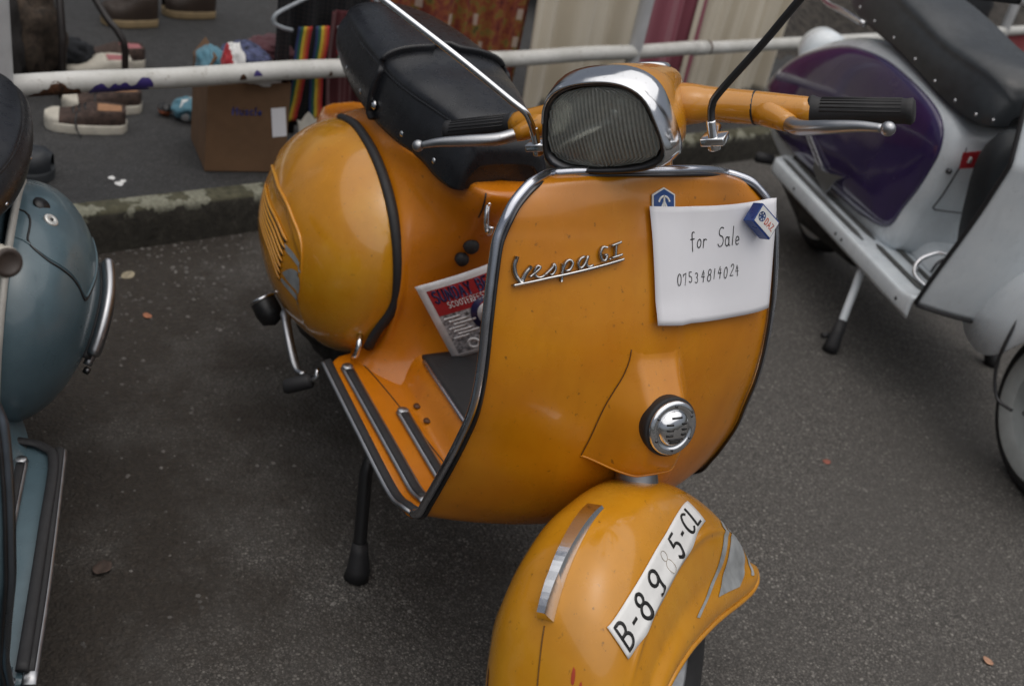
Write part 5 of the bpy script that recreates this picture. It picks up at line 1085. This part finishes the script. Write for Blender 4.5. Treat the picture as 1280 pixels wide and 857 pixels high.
# front wheel with pale wall, fork link, cable
M_WALL = plain('white_wall', (.50, .53, .52), .6, var=.12, scale=14)
def wheel2(name, c, cov=True):
    w = empty(name); w.parent = lam
    mk('tyre', *lathe([(.130, -.03), (.150, -.044), (.190, -.043), (.207, -.030), (.214, -.012), (.215, 0), (.214, .012), (.207, .030), (.190, .043), (.150, .044), (.130, .03)], c, (0, 1, 0), 64), M_TYRE, w)
    for s in (-1, 1): mk('white_wall', *lathe([(.108, .034*s), (.112, .043*s), (.145, .0465*s), (.172, .0465*s), (.178, .0445*s)], c, (0, 1, 0), 64), M_WALL, w)
    mk('rim', *lathe([(0, -.03), (.05, -.034), (.06, -.022), (.10, -.018), (.112, -.036), (.118, -.037), (.118, .037), (.112, .036), (.1, .02), (.05, .03), (0, .03)], c, (0, 1, 0), 48), M_RIM, w)
    mk('hub', *lathe([(.0, -.062), (.02, -.06), (.035, -.05), (.045, -.02), (.045, .02), (.03, .05), (0, .06)], c, (0, 1, 0), 24), M_GRIME, w)
wheel2('front_wheel', (.425, 0, .216)); wheel2('rear_wheel', (-.88, 0, .216))
fk = mk('fork', *tube(cat([(.06, 0, .80), (.16, 0, .60), (.30, -.05, .50), (.40, -.085, .40), (.47, -.09, .27), (.49, -.09, .21), (.46, -.085, .19), (.425, -.08, .216)], 40), .015, 12), M_GRIME, lam)
mk('link_nut', *lathe([(.016, -.015), (.016, 0), (.009, .004), (.009, .02), (0, .02)], (.425, -.075, .216), (0, -1, 0), 12), chrome('brass', (.55, .42, .22), .35), fk)
mk('link_nut', *lathe([(.012, -.01), (.012, 0), (.007, .003), (.007, .014), (0, .015)], (.395, -.075, .20), (0, -1, 0), 6), M_ALU, fk)
mk('brake_cable', *tube(cat([(.25, -.09, .40), (.27, -.115, .33), (.285, -.12, .25), (.32, -.11, .19), (.365, -.095, .185)], 30), .004, 8), M_DARKMETAL, fk)
mk('steering_column', *tube([(.06, 0, .80), (-.03, 0, 1.0)], .03, 14), M_WHITE, lam)
lhs = mk('headset', *tube(cat([(-.08,-.20,1.02), (-.05,-.10,1.03), (-.02,0,1.03), (-.05,.10,1.03), (-.08,.20,1.02)], 30), [.016]*5+[.03]*20+[.016]*5, 16), M_WHITE, lam)
mk('headlight', *lathe([(.05, -.06), (.08, 0), (.085, .02), (.075, .03), (0, .045)], (.03, 0, 1.02), (1, 0, 0), 28), M_CHROME, lhs)
for s in (-1, 1): mk('grip', *tube([(-.085, s*.20, 1.02), (-.11, s*.33, 1.01)], .016, 14), M_RUBBER, lhs)
# stand, engine
ls2 = empty('centre_stand'); ls2.parent = lam
for s in (-1, 1):
    mk('leg', *tube(cat([(-.27, s*.13, .25), (-.26, s*.195, .225), (-.235, s*.215, .16), (-.18, s*.250, .055)], 20), .0115, 12), M_WHITE, ls2)
    mk('rubber_foot', *tube([(-.195, s*.240, .085), (-.18, s*.251, .05), (-.165, s*.262, .018), (-.162, s*.266, .0005)], [.0155, .018, .022, .022], 14), M_RUBBER, ls2)
    if s < 0: mk('foot_pin', *tube([(-.185, -.27, .04), (-.178, -.295, .04)], .008, 8), M_RUBBER, ls2)
e_ = MB(); e_.add(*boxv((-.62, 0, .245), (.55, .20, .13))); e_.add(*lathe([(0, -.16), (.09, -.16), (.105, -.13), (.105, .1), (0, .1)], (-.85, 0, .25), (0, 1, 0), 24)); e_.add(*tube([(-.4, -.13, .20), (-.75, -.14, .17), (-.95, -.12, .2)], .04, 12))
e_.done('engine', M_GRIME, lam)
# seat with studs, grab rail
LS = [(-.115,.06,.04,.715,.745,.75),(-.125,.105,.08,.705,.775,.80),(-.18,.13,.105,.700,.80,.835),(-.29,.145,.12,.712,.81,.850),(-.42,.15,.125,.736,.82,.856),(-.58,.152,.128,.760,.845,.885),(-.74,.15,.125,.772,.868,.905),(-.88,.142,.115,.785,.875,.91),(-.98,.12,.09,.80,.87,.895),(-1.01,.07,.05,.81,.85,.86)]
LST = cat(LS, 50)
def lseat(u, v):
    a = 2*v-1; t = u*49; i = min(int(t), 48); t -= i; x, hb, hp, zb, zp, zt = (lerp(p, q, t) for p, q in zip(LST[i], LST[i+1])); s = 1 if a >= 0 else -1; b = abs(a)
    if b > .55: k = (b-.55)/.45; return (x, s*(lerp(hp, hb, k)+.008*sin(k*pi)), lerp(zp, zb, k))
    g = b/.55*pi/2; return (x, s*hp*sin(g)**.85 if b else 0, zp+(zt-zp)*cos(g)**.9)
lst = mk('seat', *grid(lseat, 60, 51), plain('grey_black_vinyl', (.035, .04, .045), .35, var=.15, bump=.2, bscale=300), lam, solid=.004, offset=-1)
for k in range(8):
    u = .10+.095*k; p = lseat(u, .02); mk('seat_stud', *lathe([(.0055, 0), (.0045, .004), (0, .005)], (p[0], p[1]-.001, p[2]+.012), (0, -1, 0), 10), M_CHROME, lst)
mk('grab_rail', *tube(cat([(-.80, -.150, .77), (-.95, -.155, .77), (-1.06, -.150, .765), (-1.12, -.145, .775), (-1.13, -.14, .82), (-1.12, -.10, .93), (-1.12, 0, .96)], 40), .0085, 12), M_CHROME, lam)
# dark holdall hung inside the leg shield, with a red and white sticker on it
bag = empty('holdall', (0, 0, 0), 0)
bag.location = lam.matrix_basis @ Vector((-.05, .02, .34)); bag.rotation_euler = (0, 0, LH); tag(bag, 'black holdall hanging inside the white leg shield with a red sticker', 'bag')
def bagf(u, v):
    a, b = 2*pi*u, pi*v; e = .6; sg = lambda q: (1 if q >= 0 else -1)*abs(q)**e
    z = .19+.19*sg(cos(b)); w_ = lerp(.11, .175, z/.38); return (.062*sg(sin(b))*sg(cos(a))-.05*(z-.19), w_*sg(sin(b))*sg(sin(a)), z*1.02+.012*noise.noise(Vector((a, b*2, 3))))
mk('bag_body', *grid(bagf, 36, 20, cu=True), plain('holdall_black', (.014, .018, .022), .55), bag)
mk('strap', *tube(cat([(-.04, -.05, .32), (-.06, -.03, .35), (-.06, .02, .35), (-.04, .05, .32)], 20), .006, 8), M_BLACK, bag)
stq = mk('sticker', [(-.085,-.150,.245),(-.078,-.163,.290),(-.070,-.115,.305),(-.078,-.107,.257)], [(0, 1, 2, 3)], plain('red_sticker', (.45, .03, .04), .4), bag, solid=.001, smooth=False)
mk('sticker_mark', *boxv((-.0785, -.135, .277), (.006, .010, .022)), M_PLATE, bag)
# chrome lock and wire cable lying on the white floor
lkk = empty('cable_lock', (0, 0, 0), LH); lkk.location = lam.matrix_basis @ Vector((-.06, -.10, .29)); tag(lkk, 'chrome ring lock with looped wire cable on the white floorboard', 'lock')
mk('shackle', *tube(cat([(.055, -.045, .0), (-.02, -.062, .01), (-.06, -.04, .035), (-.055, .0, .065), (-.02, .02, .075)], 30), .0065, 10), M_CHROME, lkk)
for k in range(3): mk('wire_loop', *tube([(.02+.012*k+.05*cos(a)*.5, .03+.035*sin(a), .055+.045*cos(a)+.006*k) for a in [2*pi*j/28 for j in range(28)]], .0038, 6, closed=True), M_DARKMETAL, lkk)
mk('lock_body', *lathe([(0, -.02), (.014, -.018), (.016, 0), (.014, .02), (0, .022)], (.055, -.02, .02), (.3, 1, .2), 16), M_ALU, lkk)
# ---- far right background: earth bank, dark bundle, pale pail
M_BANK = plain('earth_bank', (.050, .043, .036), .95, var=.6, scale=25, bump=1, bscale=40, bdist=.02)
struct(mk('earth_bank', *grid(lambda u, v: (lambda p: p+Vector((0, 0, .05*noise.noise(p*7)+.03*noise.noise(p*19))))(rp(lerp(3.1, 14, u), lerp(.45, 5, v), KH-.03+.42*sm(0, .25, v))), 90, 50), M_BANK))
cloth_blob('black_bundle', tuple(rp(5.0, .35, .55)), (.22, .35, .42), plain('tarpaulin_black', (.016, .018, .022), .6), 'black tarpaulin bundle behind the rail beyond the white scooter', 52)
pl_ = mk('pail', *lathe([(.0, 0), (.10, 0), (.13, .26), (.135, .27), (.128, .268), (.1, .02), (0, .02)], rp(6.2, .3, .45), (0, 0, 1), 28), plain('pale_pail', (.30, .31, .32), .5), None); tag(pl_, 'pale grey pail on the bank beyond the red cloth', 'pail')
